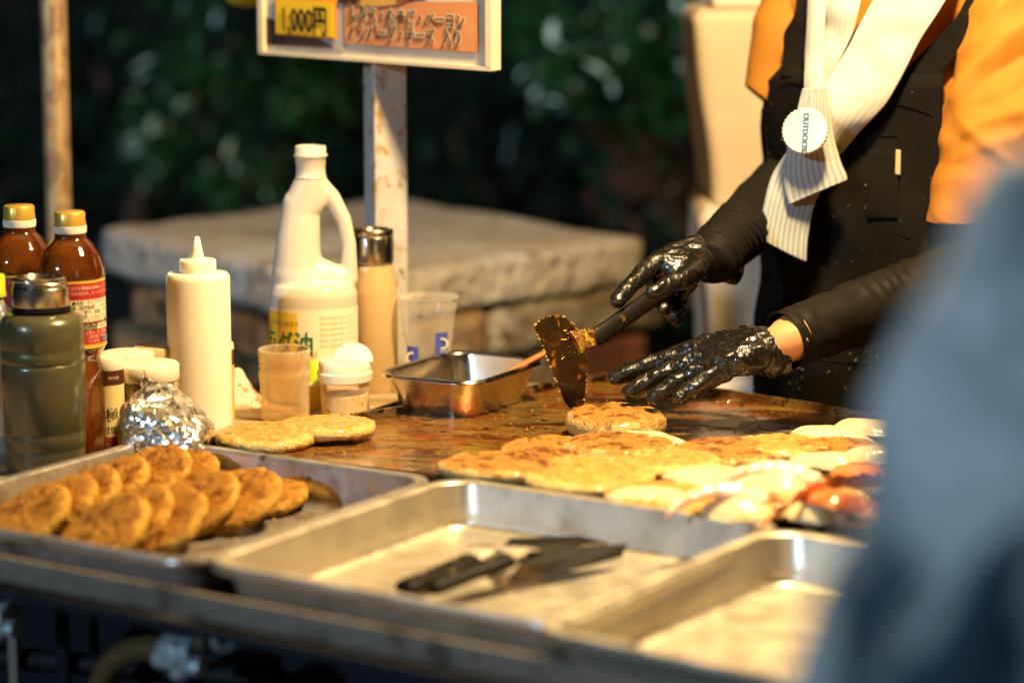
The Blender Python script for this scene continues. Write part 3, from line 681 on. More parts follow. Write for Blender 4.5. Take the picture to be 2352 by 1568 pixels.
turner(P(985, 1350, tz+.012), P(1172, 1283, tz+.022), P(1198, 1272, tz+.012), [P(u, v, z) for (u, v, z) in ((1196, 1300, tz+.012), (1222, 1266, tz+.015), (1440, 1258, tz+.014), (1430, 1284, tz+.004), (1330, 1312, tz+.003), (1185, 1345, tz+.002), (1165, 1345, tz+.001))], 'front turner with a broad black blade lying in the middle tray')
turner(P(925, 1352, tz+.004), P(1088, 1285, tz+.010), P(1138, 1262, tz+.006), [P(u, v, z) for (u, v, z) in ((1150, 1268, tz+.006), (1172, 1245, tz+.006), (1330, 1240, tz+.006), (1380, 1250, tz+.004), (1300, 1262, tz+.003), (1190, 1275, tz+.003))], 'rear turner with brown crusted blade lying behind the other in the middle tray')

# ================================================================== BOTTLES AND JARS
def seat(u, vb, zt=TB):                 # base point on the table from the measured bottom
    return P(u, vb, zt)
def wrapmp(c, rad, u0, z0, k, sgn=1):   # text -> cylinder facing the viewer, starting at angle u0
    return lambda x, y: Vector((c.x+math.sin(u0+x/rad)*rad, c.y-math.cos(u0+x/rad)*rad, c.z+z0+y))
def shell(c, rad, a0, a1, z0, z1, n=24, ry=None):
    ry = ry or rad; n = max(6, int(abs(a1-a0)/R(1.5))); rows = [[Vector((c.x+math.sin(a0+(a1-a0)*k/n)*rad, c.y-math.cos(a0+(a1-a0)*k/n)*ry, c.z+z)) for k in range(n+1)] for z in (z0, z1)]
    return grid(rows)
def label_(c, rad, a0, a1, z0, z1, m, parent, name='label', ry=None): v, f = shell(c, rad, R(a0), R(a1), z0, z1, ry=ry); return obj(name, mesh(v, f), m, parent, world=True)

m_gold = M('gold cap', (.72, .44, .08), .32, .5, bump=(200, .05, .001)); m_white = M('white plastic', (.82, .74, .60), .4, sss=.2, sub=(.01, .006, .003))
m_sauce = M('brown sauce bottle', (.32, .085, .010), .06, coat=1, trans=.65, ior=1.4, var=[((.12, .025, .004), 14, .4, .62)]); m_lred = M('crimson label', (.42, .025, .03), .4, coat=.3); m_lgold = M('gold label line', (.75, .40, .06), .4)
m_lblack = M('black label', (.015, .010, .012), .35, coat=.3); m_lcream = M('cream label', (.80, .68, .50), .45); m_txtpink = M('pale label print', (.85, .55, .42), .5)
def sauce(u, vb, vt, label, full, ang=0, seed=0):
    c = seat(u, vb); e = empty('sauce_bottle', c, label, 'bottle', 'brown sauce bottles with gold caps'); k = px(c.y); hgt = (vb-vt)*k*1.0
    # profile measured down from the cap
    Rb = 78*k; zt = hgt
    prof = [(0, .003), (Rb*.72, .0), (Rb*.86, .004), (Rb*.88, .02), (Rb*.86, zt-372*k), (Rb*.80, zt-345*k), (Rb*.86, zt-328*k), (Rb*.93, zt-318*k), (Rb*.95, zt-300*k), (Rb*.97, zt-160*k), (Rb, zt-148*k), (Rb*.97, zt-126*k), (Rb*.86, zt-100*k), (Rb*.66, zt-76*k), (Rb*.48, zt-62*k), (Rb*.45, zt-48*k), (Rb*.45, zt-30*k), (0, zt-30*k)]
    fn = lambda r, z, a: r*(1+(.035*math.cos(6*a) if z < zt-380*k and r > Rb*.5 else 0))
    dense = []
    for i in range(len(prof)-1):
        for q in range(4): t = q/4; dense.append((prof[i][0]*(1-t)+prof[i+1][0]*t, prof[i][1]*(1-t)+prof[i+1][1]*t))
    dense.append(prof[-1]); dense = [(max(0.0002, r), z) for r, z in dense]
    v, f = lathe(dense, 60, c, fn=fn); me = mesh(v, f, ang=60); obj('body', me, m_sauce, e, world=True)
    v, f = lathe([(37*k, zt-50*k), (38*k, zt-44*k), (38*k, zt-34*k), (34*k, zt-33*k), (30*k, zt-33*k)], 48, c); obj('cap_ring', mesh(v, f), m_white, e, world=True)
    v, f = lathe([(36*k, zt-34*k), (37*k, zt-28*k), (35*k, zt-20*k), (35*k, zt-4*k), (32*k, zt), (0.0002, zt)], 96, c, fn=lambda r, z, a: r*(1+.014*math.cos(32*a)*(1 if z < zt-3*k and r < 35.5*k else 0))); obj('cap', mesh(v, f, ang=60), m_gold, e, world=True)
    rl = Rb*.975; z1 = zt-152*k; z0 = zt-312*k
    label_(c, rl, -100, 100, z0, z1, m_lred, e); label_(c, rl+.0003, -100, 100, z1-8*k, z1, m_lgold, e, 'label_band'); label_(c, rl+.0003, -100, 100, z0, z0+9*k, m_lgold, e, 'label_band')
    if full:
        label_(c, rl+.0004, -100, -8, z0+20*k, z1-4*k, m_lblack, e, 'label_panel')
        label_(c, rl+.0005, 4, 92, z0+62*k, z1-46*k, m_lcream, e, 'label_panel'); label_(c, rl+.0006, 6, 55, z0+44*k, z0+58*k, m_lblack, e, 'label_panel'); label_(c, rl+.0006, 56, 92, z0+44*k, z0+58*k, m_lcream, e, 'label_panel')
        label_(c, rl+.0007, 70, 92, z0+14*k, z0+26*k, M('blue label box', (.12, .2, .42), .5), e, 'label_panel')
        q = rl+.0009
        for (tx, a, z, s, m) in (('コクと酸味ある味わい、ハンバーグ', 8, z1-22*k, 8.5, m_txtpink), ('かけるだけ。ビーフシチューのベース', 8, z1-34*k, 8.5, m_txtpink), ('●名称：デミグラスソース●原材料名', 10, z1-56*k, 9.2, m_ink), ('糖（国内製造）、トマトペースト、たん', 10, z1-67*k, 9.2, m_ink), ('りんご果汁、食塩、ブラウンルウ、動', 10, z1-78*k, 9.2, m_ink), ('、醸造酢、にんにくペースト、たん', 10, z1-89*k, 9.2, m_ink)):
            text(tx, s*k*1.15, wrapmp(c, q, R(a), z, k), m, e, sx=.86, off=.015*k*1)
        for (tx, a, z) in (('内容量：1085g●賞味期限：枠外', 8, z0+67*k), ('粉、オニオンエキス、香辛料加工品', 12, z0+78*k)):
            pass
        for (tx, a, z, m) in (('アレルギー物質', 22, z0+52*k, m_cream), ('（表示品目を含む）', 22, z0+45*k, m_cream), ('小麦・大豆', 62, z0+48*k, m_ink), ('工程で、卵、乳成分、', 32, z0+34*k, m_txtpink), ('（魚介類）を含む', 34, z0+24*k, m_txtpink), ('ています。', 36, z0+14*k, m_txtpink)):
            text(tx, (7 if z > z0+44*k else 9)*k, wrapmp(c, q, R(a), z, k), m, e, sx=.86)
    else:
        text('ハンバーグなどにそのまま', 9.5*k, wrapmp(c, rl+.0009, R(-22), z1-22*k, k), m_txtpink, e, sx=.9); text('煮込んでも、', 9.5*k, wrapmp(c, rl+.0009, R(2), z1-34*k, k), m_txtpink, e, sx=.9)
    return e
s1 = sauce(177, 1052, 469, 'brown sauce bottle with ingredient text panel, directly behind the green flask', True)
s2 = sauce(62, 1020, 456, 'second brown sauce bottle with gold cap, farther left and partly cut by the picture edge', False)
# remaining ingredient lines on the near bottle
def more_lines():
    u, vb, vt = 177, 1052, 469; c = seat(u, vb); k = px(c.y); zt = (vb-vt)*k; rl = 78*k*.975; z1 = zt-152*k
    for (tx, z) in (('粉、オニオンエキス、香辛料加工品', 98.5), ('ンブン、キサンタン）、調味料（アミノ', 108), ('酸味料、（一部に小麦・大豆・もも', 0), ):
        if z: text(tx, 10.2*k, wrapmp(c, rl+.0009, R(10), z1-(z)*k, k), m_ink, s1, sx=.86)
more_lines()

# green flask
m_green = M('olive enamel', (.095, .085, .040), .3, .25, coat=.25, bump=(200, .04, .0005), var=[((.07, .065, .035), 10, .45, .6)])
c = seat(107, 1090); c = seat(107, 1076); k = px(c.y); e = empty('flask', c, 'olive green metal flask with a steel screw lid and a small dent on its shoulder', 'flask')
fv = lambda v_: (1076-v_)*k
def flaskp(pairs): return [(max(.0002, r*k), fv(v_)) for r, v_ in pairs]
dent = lambda r, z, a: r-.0022*math.exp(-((a-math.pi*1.26)**2/.012+(z-fv(748))**2/.00006))
v, f = lathe([(.0002, 0)]+flaskp([(88, 1078), (92, 1070), (93, 1055), (93, 1024), (92, 1021), (94, 1017), (94.5, 985), (93, 981), (95.5, 976), (98, 830), (97, 822), (95, 819), (97, 815), (97.5, 792), (95.5, 788), (97.5, 783), (98, 740), (96, 725), (88, 712), (74, 705), (68, 703)]), 160, c, fn=dent); obj('body', mesh(v, f, ang=60), m_green, e, world=True)
v, f = lathe(flaskp([(66, 704), (69, 700), (69, 694), (64, 692), (64, 688)]), 64, c); obj('gasket', mesh(v, f), m_black, e, world=True)
v, f = lathe(flaskp([(60, 692), (64, 688), (65.5, 684), (65.5, 644), (63, 641), (61.5, 639), (62, 634), (60, 623), (56, 620), (50, 620), (48, 624), (.1, 626)]), 96, c); obj('lid', mesh(v, f, ang=35), m_brushed, e, world=True)
lp = [c+Vector((math.cos(a)*63*k, math.sin(a)*63*k, fv(629)+.002*math.sin(a*2))) for a in [R(200+d*6) for d in range(25)]]
v, f = tube(lp, .0022, 10); obj('loop', mesh(v, f), m_brushed, e, world=True)

# squeeze bottles
m_squeeze = M('milky squeeze plastic', (.86, .81, .72), .45, sss=.5, sub=(.02, .012, .006), bump=(300, .05, .0005))
def squeeze(c, k, rb, h, label, tip=True, vb=0):
    e = empty('squeeze_bottle', c, label, 'bottle', 'milky squeeze bottles')
    v, f = lathe([(.0002, 0), (rb*.95, 0), (rb*.99, .003), (rb, .008), (rb, h-.006), (rb*.985, h-.0025), (rb*.93, h), (rb*.55, h+.001), (.0002, h+.001)], 64, c); obj('body', mesh(v, f), m_squeeze, e, world=True)
    v, f = lathe([(rb*.56, h-.001), (rb*.58, h+.002), (rb*.58, h+28*k), (rb*.55, h+32*k), (rb*.26, h+33*k), (rb*.21, h+36*k), (rb*.085, h+82*k), (rb*.06, h+85*k), (.0002, h+85*k)], 48, c); obj('nozzle_cap', mesh(v, f, ang=35), m_squeeze, e, world=True)
    return e
c = seat(462, 985); k = px(c.y); squeeze(c, k, 74*k, (985-616)*k, 'large milky squeeze bottle with a pointed nozzle standing in front of the stone plinth')
c = seat(-8, 1010); k = px(c.y); squeeze(c, k, 64*k, (1010-655)*k*1.0, 'milky squeeze bottle cut by the left picture edge behind the lime capped drink bottle')

# lime-capped drink bottle at the left edge
m_pet = M('clear plastic', (.85, .88, .78), .08, thin=(.18, (.95, .95, .9))); m_lime = M('lime cap', (.50, .62, .04), .35)
c = seat(2, 1050); k = px(c.y); e = empty('drink_bottle', c, 'clear drink bottle with a lime green cap and orange striped label at the left edge', 'bottle'); fz = lambda v_: (1050-v_)*k
v, f = lathe([(.0002, 0), (44*k, 0), (50*k, .006), (50*k, fz(745)), (48*k, fz(720)), (38*k, fz(700)), (22*k, fz(685)), (19*k, fz(672)), (19*k, fz(660))], 48, c); obj('body', mesh(v, f), m_pet, e, world=True)
v, f = lathe([(26*k, fz(668)), (27*k, fz(664)), (25*k, fz(655)), (24.5*k, fz(622)), (22*k, fz(616)), (.0002, fz(616))], 72, c, fn=lambda r, z, a: r*(1+.015*math.cos(28*a)*(r > 24*k))); obj('cap', mesh(v, f, ang=60), m_lime, e, world=True)
label_(c, 50.6*k, -100, 100, fz(990), fz(740), M('orange striped label', (.72, .30, .08), .45, var=[((.75, .55, .35), 90, .5, .56, (1, 1, .15)), ((.45, .05, .03), 30, .6, .68)]), e)
label_(c, 51*k, -100, 100, fz(745), fz(737), M('green band', (.05, .35, .08), .45), e, 'label_band')
label_(c, 51*k, 10, 60, fz(765), fz(745), M('red band', (.6, .05, .03), .45), e, 'label_band')

# seasoning cans and jars
m_glass = M('cloudy glass', (.85, .74, .54), .14, thin=(.13, (.96, .88, .72)), coat=.5, var=[((.70, .5, .26), 16, .5, .7)])
m_brownlab = M('dark brown label', (.07, .018, .01), .45); m_yellab = M('pale yellow label', (.80, .60, .28), .5, var=[((.72, .42, .12), 20, .5, .65)])
c = seat(253, 1045); k = px(c.y); e = empty('seasoning_can', c, 'tall seasoning can with brown and yellow label standing right of the brown sauce bottle', 'can'); fz = lambda v_: (1045-v_)*k
v, f = lathe([(.0002, 0), (37*k, 0), (37*k, fz(835)), (.0002, fz(835))], 48, c); obj('body', mesh(v, f, ang=50), m_yellab, e, world=True)
v, f = lathe([(37.5*k, fz(838)), (38.5*k, fz(832)), (38.5*k, fz(812)), (36*k, fz(808)), (.0002, fz(808))], 48, c); obj('lid', mesh(v, f, ang=50), m_white, e, world=True)
label_(c, 37.4*k, -95, 95, fz(872), fz(836), m_brownlab, e, 'label_band')
text('極', 36*k, wrapmp(c, 37.7*k, R(-2), fz(955), k), m_ink, e, sx=.9); text('味付塩こしょう', 20*k, wrapmp(c, 37.7*k, R(-38), fz(985), k), m_ink, e, sx=.85); text('味付塩', 9*k, wrapmp(c, 37.8*k, R(10), fz(858), k), m_txtpink, e)
v, f = lathe([(.0002, 0), (12*k, 0)], 24); label_(c, 37.5*k, -8, 40, fz(1020), fz(994), M('onion print', (.45, .05, .05), .4, var=[((.75, .35, .15), 60, .5, .6)]), e, 'label_picture')
def jar(c, k, vb, rb, vlid, vtop, label, body_m, rl=None, content=None, lm=None, name='seasoning_jar', cat='jar'):
    e = empty(name, c, label, cat); fz = lambda v_: (vb-v_)*k; rl = rl or rb+1
    v, f = lathe([(.0002, 0), (rb*.93*k, 0), (rb*k, 4*k), (rb*k, fz(vlid)-10*k), (rb*.96*k, fz(vlid)), (rb*.9*k, fz(vlid)+4*k)], 56, c, cap=False); obj('body', mesh(v, f), body_m, e, world=True)
    if content:
        v, f = lathe([(.0002, .001), ((rb-4)*k, .002), ((rb-3)*k, content[1]*k), (.0002, content[1]*k+.003)], 40, c); obj('contents', mesh(v, f), content[0], e, world=True)
    if vtop: v, f = lathe([(rl*.97*k, fz(vlid)-2*k), (rl*k, fz(vlid)+2*k), (rl*k, fz(vtop)-6*k), (rl*.95*k, fz(vtop)-1*k), (rl*.9*k, fz(vtop)), (.0002, fz(vtop))], 56, c); obj('lid', mesh(v, f, ang=40), lm or m_white, e, world=True)
    return e, fz
m_pepper = M('peppery salt', (.50, .38, .18), .8, var=[((.04, .025, .015), 160, .5, .54), ((.75, .62, .38), 90, .56, .66)]); m_salt = M('speckled salt', (.78, .62, .36), .8, var=[((.25, .13, .04), 190, .60, .64), ((.85, .74, .5), 60, .5, .6)])
c = seat(345, 1030); k = px(c.y); jar(c, k, 1030, 68, 862, 838-14, 'glass pepper jar with a wide white lid behind the crumpled foil', m_glass, 72, (m_pepper, 150))
c = seat(298, 1000); k = px(c.y); jar(c, k, 1000, 58, 830, 800, 'white lidded jar half hidden behind the pepper jar and the brown sauce bottle', m_glass, 62, (m_salt, 120))
c = seat(362, 985); k = px(c.y); jar(c, k, 985, 50, 815, 787, 'beige lidded jar standing farthest back, left of the large squeeze bottle', m_glass, 52, (m_salt, 100), M('beige lid', (.55, .40, .2), .45))
# small brown bottle right behind the squeeze bottle
c = seat(512, 960); k = px(c.y); e = empty('condiment_bottle', c, 'dark brown condiment bottle with white cap peeking out right of the large squeeze bottle', 'bottle'); fz = lambda v_: (960-v_)*k
v, f = lathe([(.0002, 0), (28*k, 0), (28*k, fz(795)), (.0002, fz(795))], 32, c); obj('body', mesh(v, f, ang=50), m_sauce, e, world=True); label_(c, 28.5*k, -95, 95, fz(960), fz(832), M('yellow condiment label', (.78, .5, .08), .5), e)
v, f = lathe([(28.5*k, fz(796)), (29*k, fz(790)), (27*k, fz(780)), (.0002, fz(780))], 32, c); obj('cap', mesh(v, f), m_white, e, world=True)
# crumpled checked cloth bag
def bagb(bm):
    q = lambda u, v_, Y, r: (W(u, v_, Y), r)
    hull(bm, [q(545, 860, 2.60, .008), q(555, 900, 2.60, .014), q(548, 950, 2.58, .02)]); hull(bm, [q(555, 900, 2.60, .012), q(590, 930, 2.60, .012), q(545, 960, 2.58, .02), q(588, 968, 2.58, .015)])
m_check = M('checked cloth', (.82, .70, .52), .8, var=[((.34, .22, .13), 70, .52, .58)]); me = blob(bagb, .0025, 3, lambda p, n: .004*N3(p, 45, 3))
tag(obj('cloth_bag', me, m_check, world=True), 'crumpled checked cloth bundle between the squeeze bottle and the open glass jar', 'cloth')
# open glass jar
c = seat(655, 962); k = px(c.y); e = empty('glass_jar', c, 'open cloudy glass jar with threaded neck and no lid in front of the oil bottle', 'jar'); fz = lambda v_: (962-v_)*k
v, f = lathe([(.0002, .002), (52*k, .002), (57*k, 5*k), (58*k, fz(930)), (57*k, fz(880)), (60*k, fz(858)), (61*k, fz(850)), (57*k, fz(842)), (60*k, fz(836)), (58*k, fz(828)), (61*k, fz(822)), (60*k, fz(812)), (62*k, fz(800)), (60*k, fz(794))], 64, c, cap=False)
me = solid(mesh(v, f, ang=60), .0022); obj('body', me, m_glass, e, world=True)
# shaker jar with flip lid
c = seat(793, 952); k = px(c.y); e, fz = jar(c, k, 952, 57, 868, None, 'small salt shaker jar with its white flip lid open beside the open glass jar', m_glass, 66, (m_salt, 50))
v, f = lathe([(60*k, fz(872)), (64*k, fz(868)), (65*k, fz(850)), (61*k, fz(846)), (61*k, fz(828)), (57*k, fz(822)), (.0002, fz(822))], 64, c); lid = obj('lid', mesh(v, f, ang=40), m_white, e, world=True)
fl = []
for i in range(13):
    r = []
    for kk in range(2): pass
V = []; n = 22; top = []
for i in range(n+1): a = math.pi*i/n; top.append(Vector((c.x+20*k+math.cos(a)*47*k, c.y-.006+math.sin(a)*.012, c.z+fz(824)+math.sin(a)*40*k)))
V = top+[p+Vector((0, .004, 0)) for p in top]; Fa = [list(range(n+1)), list(range(n+1, 2*n+2))[::-1]]+[[i, n+1+i, n+1+(i+1) % (n+1), (i+1) % (n+1)] for i in range(n+1)]
obj('flip_cap', bevel(mesh(V, Fa, False), .0012, 2), m_white, e, world=True)
parts = [lathe([(.0012, 0), (.0012, .0006), (.0002, .0006)], 8, (c.x+8*k+dx*k, c.y-.004+.004, c.z+fz(826)+dz*k)) for dx, dz in ()]
for dx, dy in ((-18, 0), (-8, -14), (-8, 12), (4, 0), (14, -14), (14, 12), (26, 0)):
    v, f = lathe([(3*k, 0), (3*k, .0004), (.0001, .0004)], 10, (c.x+dx*k, c.y-.012+dy*k, c.z+fz(822)+.0002)); obj('shaker_hole', mesh(v, f), m_brownlab, e, world=True)
# yellow green packet between the jars
c = seat(722, 935); k = px(c.y); e = empty('seasoning_tub', c, 'yellow tub with lime green top between the open jar and the shaker', 'tub')
v, f = lathe([(.0002, 0), (30*k, 0), (30*k, 55*k), (.0002, 55*k)], 32, c); obj('body', mesh(v, f, ang=50), M('yellow tub', (.8, .55, .1), .5), e, world=True)
v, f = lathe([(31*k, 55*k), (31*k, 61*k), (29*k, 62*k)], 32, c); obj('rim', mesh(v, f), m_white, e, world=True)
v, f = lathe([(28*k, 62*k), (24*k, 85*k), (14*k, 110*k), (.0002, 112*k)], 32, c); obj('top', mesh(v, f), m_lime, e, world=True)

# foil
def foilb(bm):
    q = lambda u, v_, Y, r: (W(u, v_, Y), r)
    hull(bm, [q(330, 848, 2.33, .003), q(345, 890, 2.31, .008), q(325, 885, 2.31, .004)])
    hull(bm, [q(345, 880, 2.31, .006), q(385, 893, 2.31, .008), q(430, 935, 2.31, .012), q(320, 950, 2.28, .02), q(470, 985, 2.29, .012), q(310, 1010, 2.26, .014), q(440, 1015, 2.25, .016)])
me = blob(foilb, .0016, 2); nn = [v.normal.copy() for v in me.vertices]
for v_, n_ in zip(me.vertices, nn):
    q = Vector((v_.co.x*1.0+v_.co.z*.5, v_.co.y, v_.co.z*.55-v_.co.x*.25)); w_ = N3(v_.co, 25, 5)*.02; d = noise.voronoi((q+Vector((w_, w_, 0)))*34)[0]; d2 = noise.voronoi((q+Vector((0, w_, w_)))*150)[0]
    v_.co += n_*(.0070*(d[1]-d[0])-.004+.0010*(d2[1]-d2[0]))
me = addmod(me, [('DECIMATE', dict(ratio=.16))]); me.shade_flat()
tag(obj('foil_bundle', me, M('aluminium foil', (.95, .92, .86), .26, 1, bump=(260, .25, .001)), world=True), 'crumpled shiny aluminium foil bundle behind the left tray\'s far rim', 'foil')

# oil bottle with a handle opening
YO = 2.62; k = px(YO); m_oil = M('milky oil bottle', (.86, .77, .65), .25, coat=.3, trans=.25, sss=.3, sub=(.02, .012, .006), bump=(18, .25, .002))
e = empty('oil_bottle', Vector((W(718, 900, YO).x, YO, TB)), 'large milky handled oil bottle without a cap, taller than everything on the table', 'bottle')
def oq(u, v_, r, dy=0): return (W(u, v_, YO)+Vector((0, dy, 0)), (r*k, r*k*.85, r*k))
def oilb(bm):
    hull(bm, [(W(714, 408, YO), (37*k, 36*k, 3*k)), oq(690, 480, 44), oq(724, 455, 32)], 3)
    hull(bm, [oq(690, 470, 42), oq(684, 560, 52), oq(705, 480, 30)], 3); hull(bm, [oq(684, 560, 52), oq(683, 640, 60), oq(688, 600, 48)], 3)
    for i, (a_, b_) in enumerate((((738, 428, 22), (762, 452, 20)), ((762, 452, 20), (790, 505, 18)), ((790, 505, 18), (802, 560, 17)), ((802, 560, 17), (803, 640, 20)))): hull(bm, [oq(*a_), oq(*b_)], 2)
    c0 = W(720, 700, YO)
    hull(bm, [(Vector((W(720, v_, YO).x, YO, W(720, v_, YO).z)), (102*k*s, 88*k*s, .006)) for v_, s in ((672, 1), (905, 1), (655, .93), (922, .94))], 4)
    hull(bm, [oq(683, 630, 60), oq(803, 640, 20), oq(770, 662, 40), oq(700, 665, 70)], 3)
me = blob(oilb, .0016, 6)
me.transform(Matrix.Identity(4)); obj('body', me, m_oil, e, world=True)
zb = W(713, 350, YO).z; cx = W(713, 350, YO).x
v, f = lathe([(37*k, -58*k), (34*k, -50*k), (33.5*k, -30*k), (35*k, -27*k), (35*k, -12*k), (39*k, -9*k), (39.5*k, -5*k), (36*k, -2*k), (36*k, 12*k), (34.5*k, 15*k), (30*k, 16*k), (29*k, 8*k), (28*k, -40*k)], 64, (cx, YO, zb), cap=False); obj('neck', mesh(v, f, ang=70), m_oil, e, world=True)
cc = Vector((W(720, 700, YO).x, YO, W(720, 920, YO).z)); zz = lambda v_: (920-v_)*k
label_(cc, 103.3*k, -88, 88, zz(905), zz(692), M('pale oil label', (.86, .76, .60), .45, var=[((.82, .60, .42), 18, .56, .72)]), e, ry=89.5*k)
label_(cc, 104.6*k, -88, -17, zz(905), zz(700), M('yellow oil label', (.82, .55, .05), .45), e, 'label_panel', ry=90.8*k)
m_grn = M('green lettering', (.01, .16, .06), .5)
def omp(a0, z0): return lambda x, y: Vector((cc.x+math.sin(R(a0)+x/(104*k))*105.6*k, cc.y-math.cos(R(a0)+x/(104*k))*91.8*k, cc.z+z0+y))
text('サラダ油', 62*k, omp(-102, zz(795)), m_grn, e, sx=.78, off=.035*k*20); text('からだに役立つ', 13*k, omp(-60, zz(730)), m_brownlab, e, sx=.9)
for i in range(6): text('植物油 栄養成分表示 エネルギー', 7.5*k, omp(12, zz(712+i*13)), M('label grey print', (.6, .45, .3), .6) if i == 0 else bpy.data.materials['label grey print'], e, sx=.9)
for (a0_, a1_, za, zb_) in ((-15, 8, 812, 850),):
    rows = [[Vector((cc.x+math.sin(R(a0_+(a1_-a0_)*t))*105.2*k, cc.y-math.cos(R(a0_+(a1_-a0_)*t))*91.4*k, cc.z+zz(za-30*t+s*22-6*math.sin(t*6)))) for t in [q/10 for q in range(11)]] for s in (0, 1)]
    v, f = grid(rows); obj('label_picture', mesh(v, f), M('pink food print', (.80, .42, .32), .5, var=[((.85, .65, .4), 40, .5, .6)]), e, world=True)

# beige flask
m_beige = M('beige enamel', (.66, .45, .22), .4, .1, coat=.1)
YB = 2.72; k = px(YB); p = W(866, 905, YB); c = Vector((p.x, YB-.045, TB)); fz = lambda v_: W(866, v_, YB).z-TB
e = empty('flask', c, 'beige flask with brushed steel lid standing between the oil bottle and the sign post', 'flask')
v, f = lathe([(.0002, 0), (50*k, 0), (54*k, .004), (54*k, fz(660)), (53*k, fz(650)), (46*k, fz(612)), (43*k, fz(595))], 72, c); obj('body', mesh(v, f), m_beige, e, world=True)
v, f = lathe([(42*k, fz(594)), (45*k, fz(590)), (46*k, fz(586)), (46*k, fz(534)), (44*k, fz(530)), (46*k, fz(527)), (46*k, fz(518)), (42*k, fz(513)), (36*k, fz(514)), (34*k, fz(519)), (.0002, fz(520))], 72, c); obj('lid', mesh(v, f, ang=35), m_brushed, e, world=True)

# plastic cup
m_cup = M('clear cup plastic', (.80, .74, .62), .12, thin=(.10, (.97, .95, .92)), var=[((.35, .18, .08), 40, .66, .72)])
YC = 2.66; k = px(YC); c = Vector((W(985, 860, YC).x, YC, W(985, 868, YC).z)); c.z = TB; fz = lambda v_: W(985, v_, YC).z-TB
e = empty('plastic_cup', c, 'clear plastic cup with small blue printed squares standing behind the steel pan', 'cup')
v, f = lathe([(.0002, .002), (46*k, .002), (47*k, .003), (50*k, fz(820)), (60*k, fz(745)), (64*k, fz(712)), (68*k, fz(704)), (67*k, fz(690)), (69*k, fz(686)), (71*k, fz(683)), (71*k, fz(680)), (68*k, fz(680))], 64, c, cap=False); obj('body', solid(mesh(v, f, ang=50), .0008), m_cup, e, world=True)
m_blue = M('blue cup print', (.06, .09, .42), .5)
for (a0_, a1_, va, vb_) in ((-55, -22, 838, 788), (18, 50, 805, 756)):
    lb = label_(c, 59*k, a0_, a1_, fz(va), fz(vb_), m_blue, e, 'print')
    am = (a0_+a1_)/2; pc_ = Vector((c.x+math.sin(R(am))*60*k, c.y-math.cos(R(am))*60*k, c.z+fz((va+vb_)/2)))
    rows = []
    for rr in (9*k, 14*k): rows.append([pc_+Vector((math.cos(a)*rr, -.0006, math.sin(a)*rr)) for a in [q*6.283/16 for q in range(16)]])
    v, f = grid(rows, True); obj('print', mesh(v, f), m_cream, e, world=True)
    text('CAFE', 11*k, (lambda q: (lambda x, y: q+Vector((x-14*k, -.0008, y-22*k))))(pc_), m_cream, e)

# steel pan with a wooden spoon handle
pn = [P(u, v_, .915) for u, v_ in ((880, 862), (1075, 808), (1245, 842), (1045, 880))]
cpan = sum(pn, Vector())/4; ax = (pn[2]-pn[1]+pn[3]-pn[0]).normalized(); ax = Vector((math.sin(R(105)), math.cos(R(105)), 0)); hgt_pan = .052
me = tray_mesh(.128, .175, .047, .03, .004, .010, .003)
pa = R(118); e = empty('steel_pan', Vector((cpan.x, cpan.y, TB)), 'deep rectangular steel pan at the griddle\'s rim with a wooden handle in it', 'pan'); e.rotation_euler = (0, 0, math.pi/2-pa)
me.transform(Matrix.Translation((0, 0, .048))); obj('pan_body', me, M('pan steel', (.60, .52, .42), .2, 1, bump=(200, .06, .001), rvar=(30, .14, .3)), e)
m_wood = M('orange brown wood', (.50, .20, .05), .45, var=[((.3, .1, .02), 30, .45, .6, (1, 6, 1))])
q0 = Vector((cpan.x+.01, cpan.y+.005, TB+.006)); q1 = W(1180, 848, cpan.y+.01); q2 = W(1262, 805, cpan.y+.012)
v, f = tube([q0, q1, q2], [.012, .0065, .0062], 16, flat=.5); tag(obj('wooden_spatula', mesh(v, f), m_wood, world=True), 'wooden spatula whose orange brown handle leans out of the steel pan', 'spatula')

# ================================================================== UNDER THE COUNTER
m_valve = M('chromed valve', (.62, .72, .74), .4, .6, bump=(30, .2, .002)); m_hose = M('rubber hose', (.10, .06, .02), .6)
gas = empty('gas_burner', Vector((-.3, 1.85, .6)), 'dark gas burner manifold with chromed valves under the front angle', 'burner')
def under(u, v_, d=.05): 
    # point on the vertical plane d behind the counter's front line
    r_ = ray(u, v_); o_ = Vector((0, 0, H)); n_ = dB; q = L0+dB*d; return o_+r_*((q-o_).dot(n_)/r_.dot(n_))
def valve(u, v_, s, ax_=None):
    p = under(u, v_); ax_ = dA; parts = []
    M3 = Matrix((dA, Vector((0, 0, 1)), -dB)).transposed()
    def cylx(o1, o2, r_, seg=6): return tube([p+o1, p+o2], r_, seg)
    parts += [cylx(-dA*.013*s, dA*.013*s, .011*s, 6), cylx(Vector((0, 0, .006*s)), Vector((0, 0, -.018*s)), .007*s, 12), cylx(-dB*.012*s, dB*.02*s, .009*s, 6), cylx(-dA*.020*s-Vector((0, 0, .008*s)), -dA*.006*s-Vector((0, 0, .008*s)), .007*s, 12), cylx(dA*.006*s-Vector((0, 0, .008*s)), dA*.020*s-Vector((0, 0, .008*s)), .007*s, 12)]
    v, f = join(parts); return obj('valve', bevel(mesh(v, f, False), .0008*s, 2), m_valve, gas, world=True)
valve(412, 1495, 1.15); valve(-8, 1412, 1.1); 
p = under(512, 1467); v, f = lathe([(.006, -.004), (.009, -.004), (.010, 0), (.009, .004), (.006, .004), (.006, -.004)], 24, cap=False); o = obj('knob_ring', mesh(v, f), m_valve, gas); o.location = Vector((p.x, p.y, p.z))-gas.location; o.rotation_euler = (R(90), 0, -R(57.5-90))
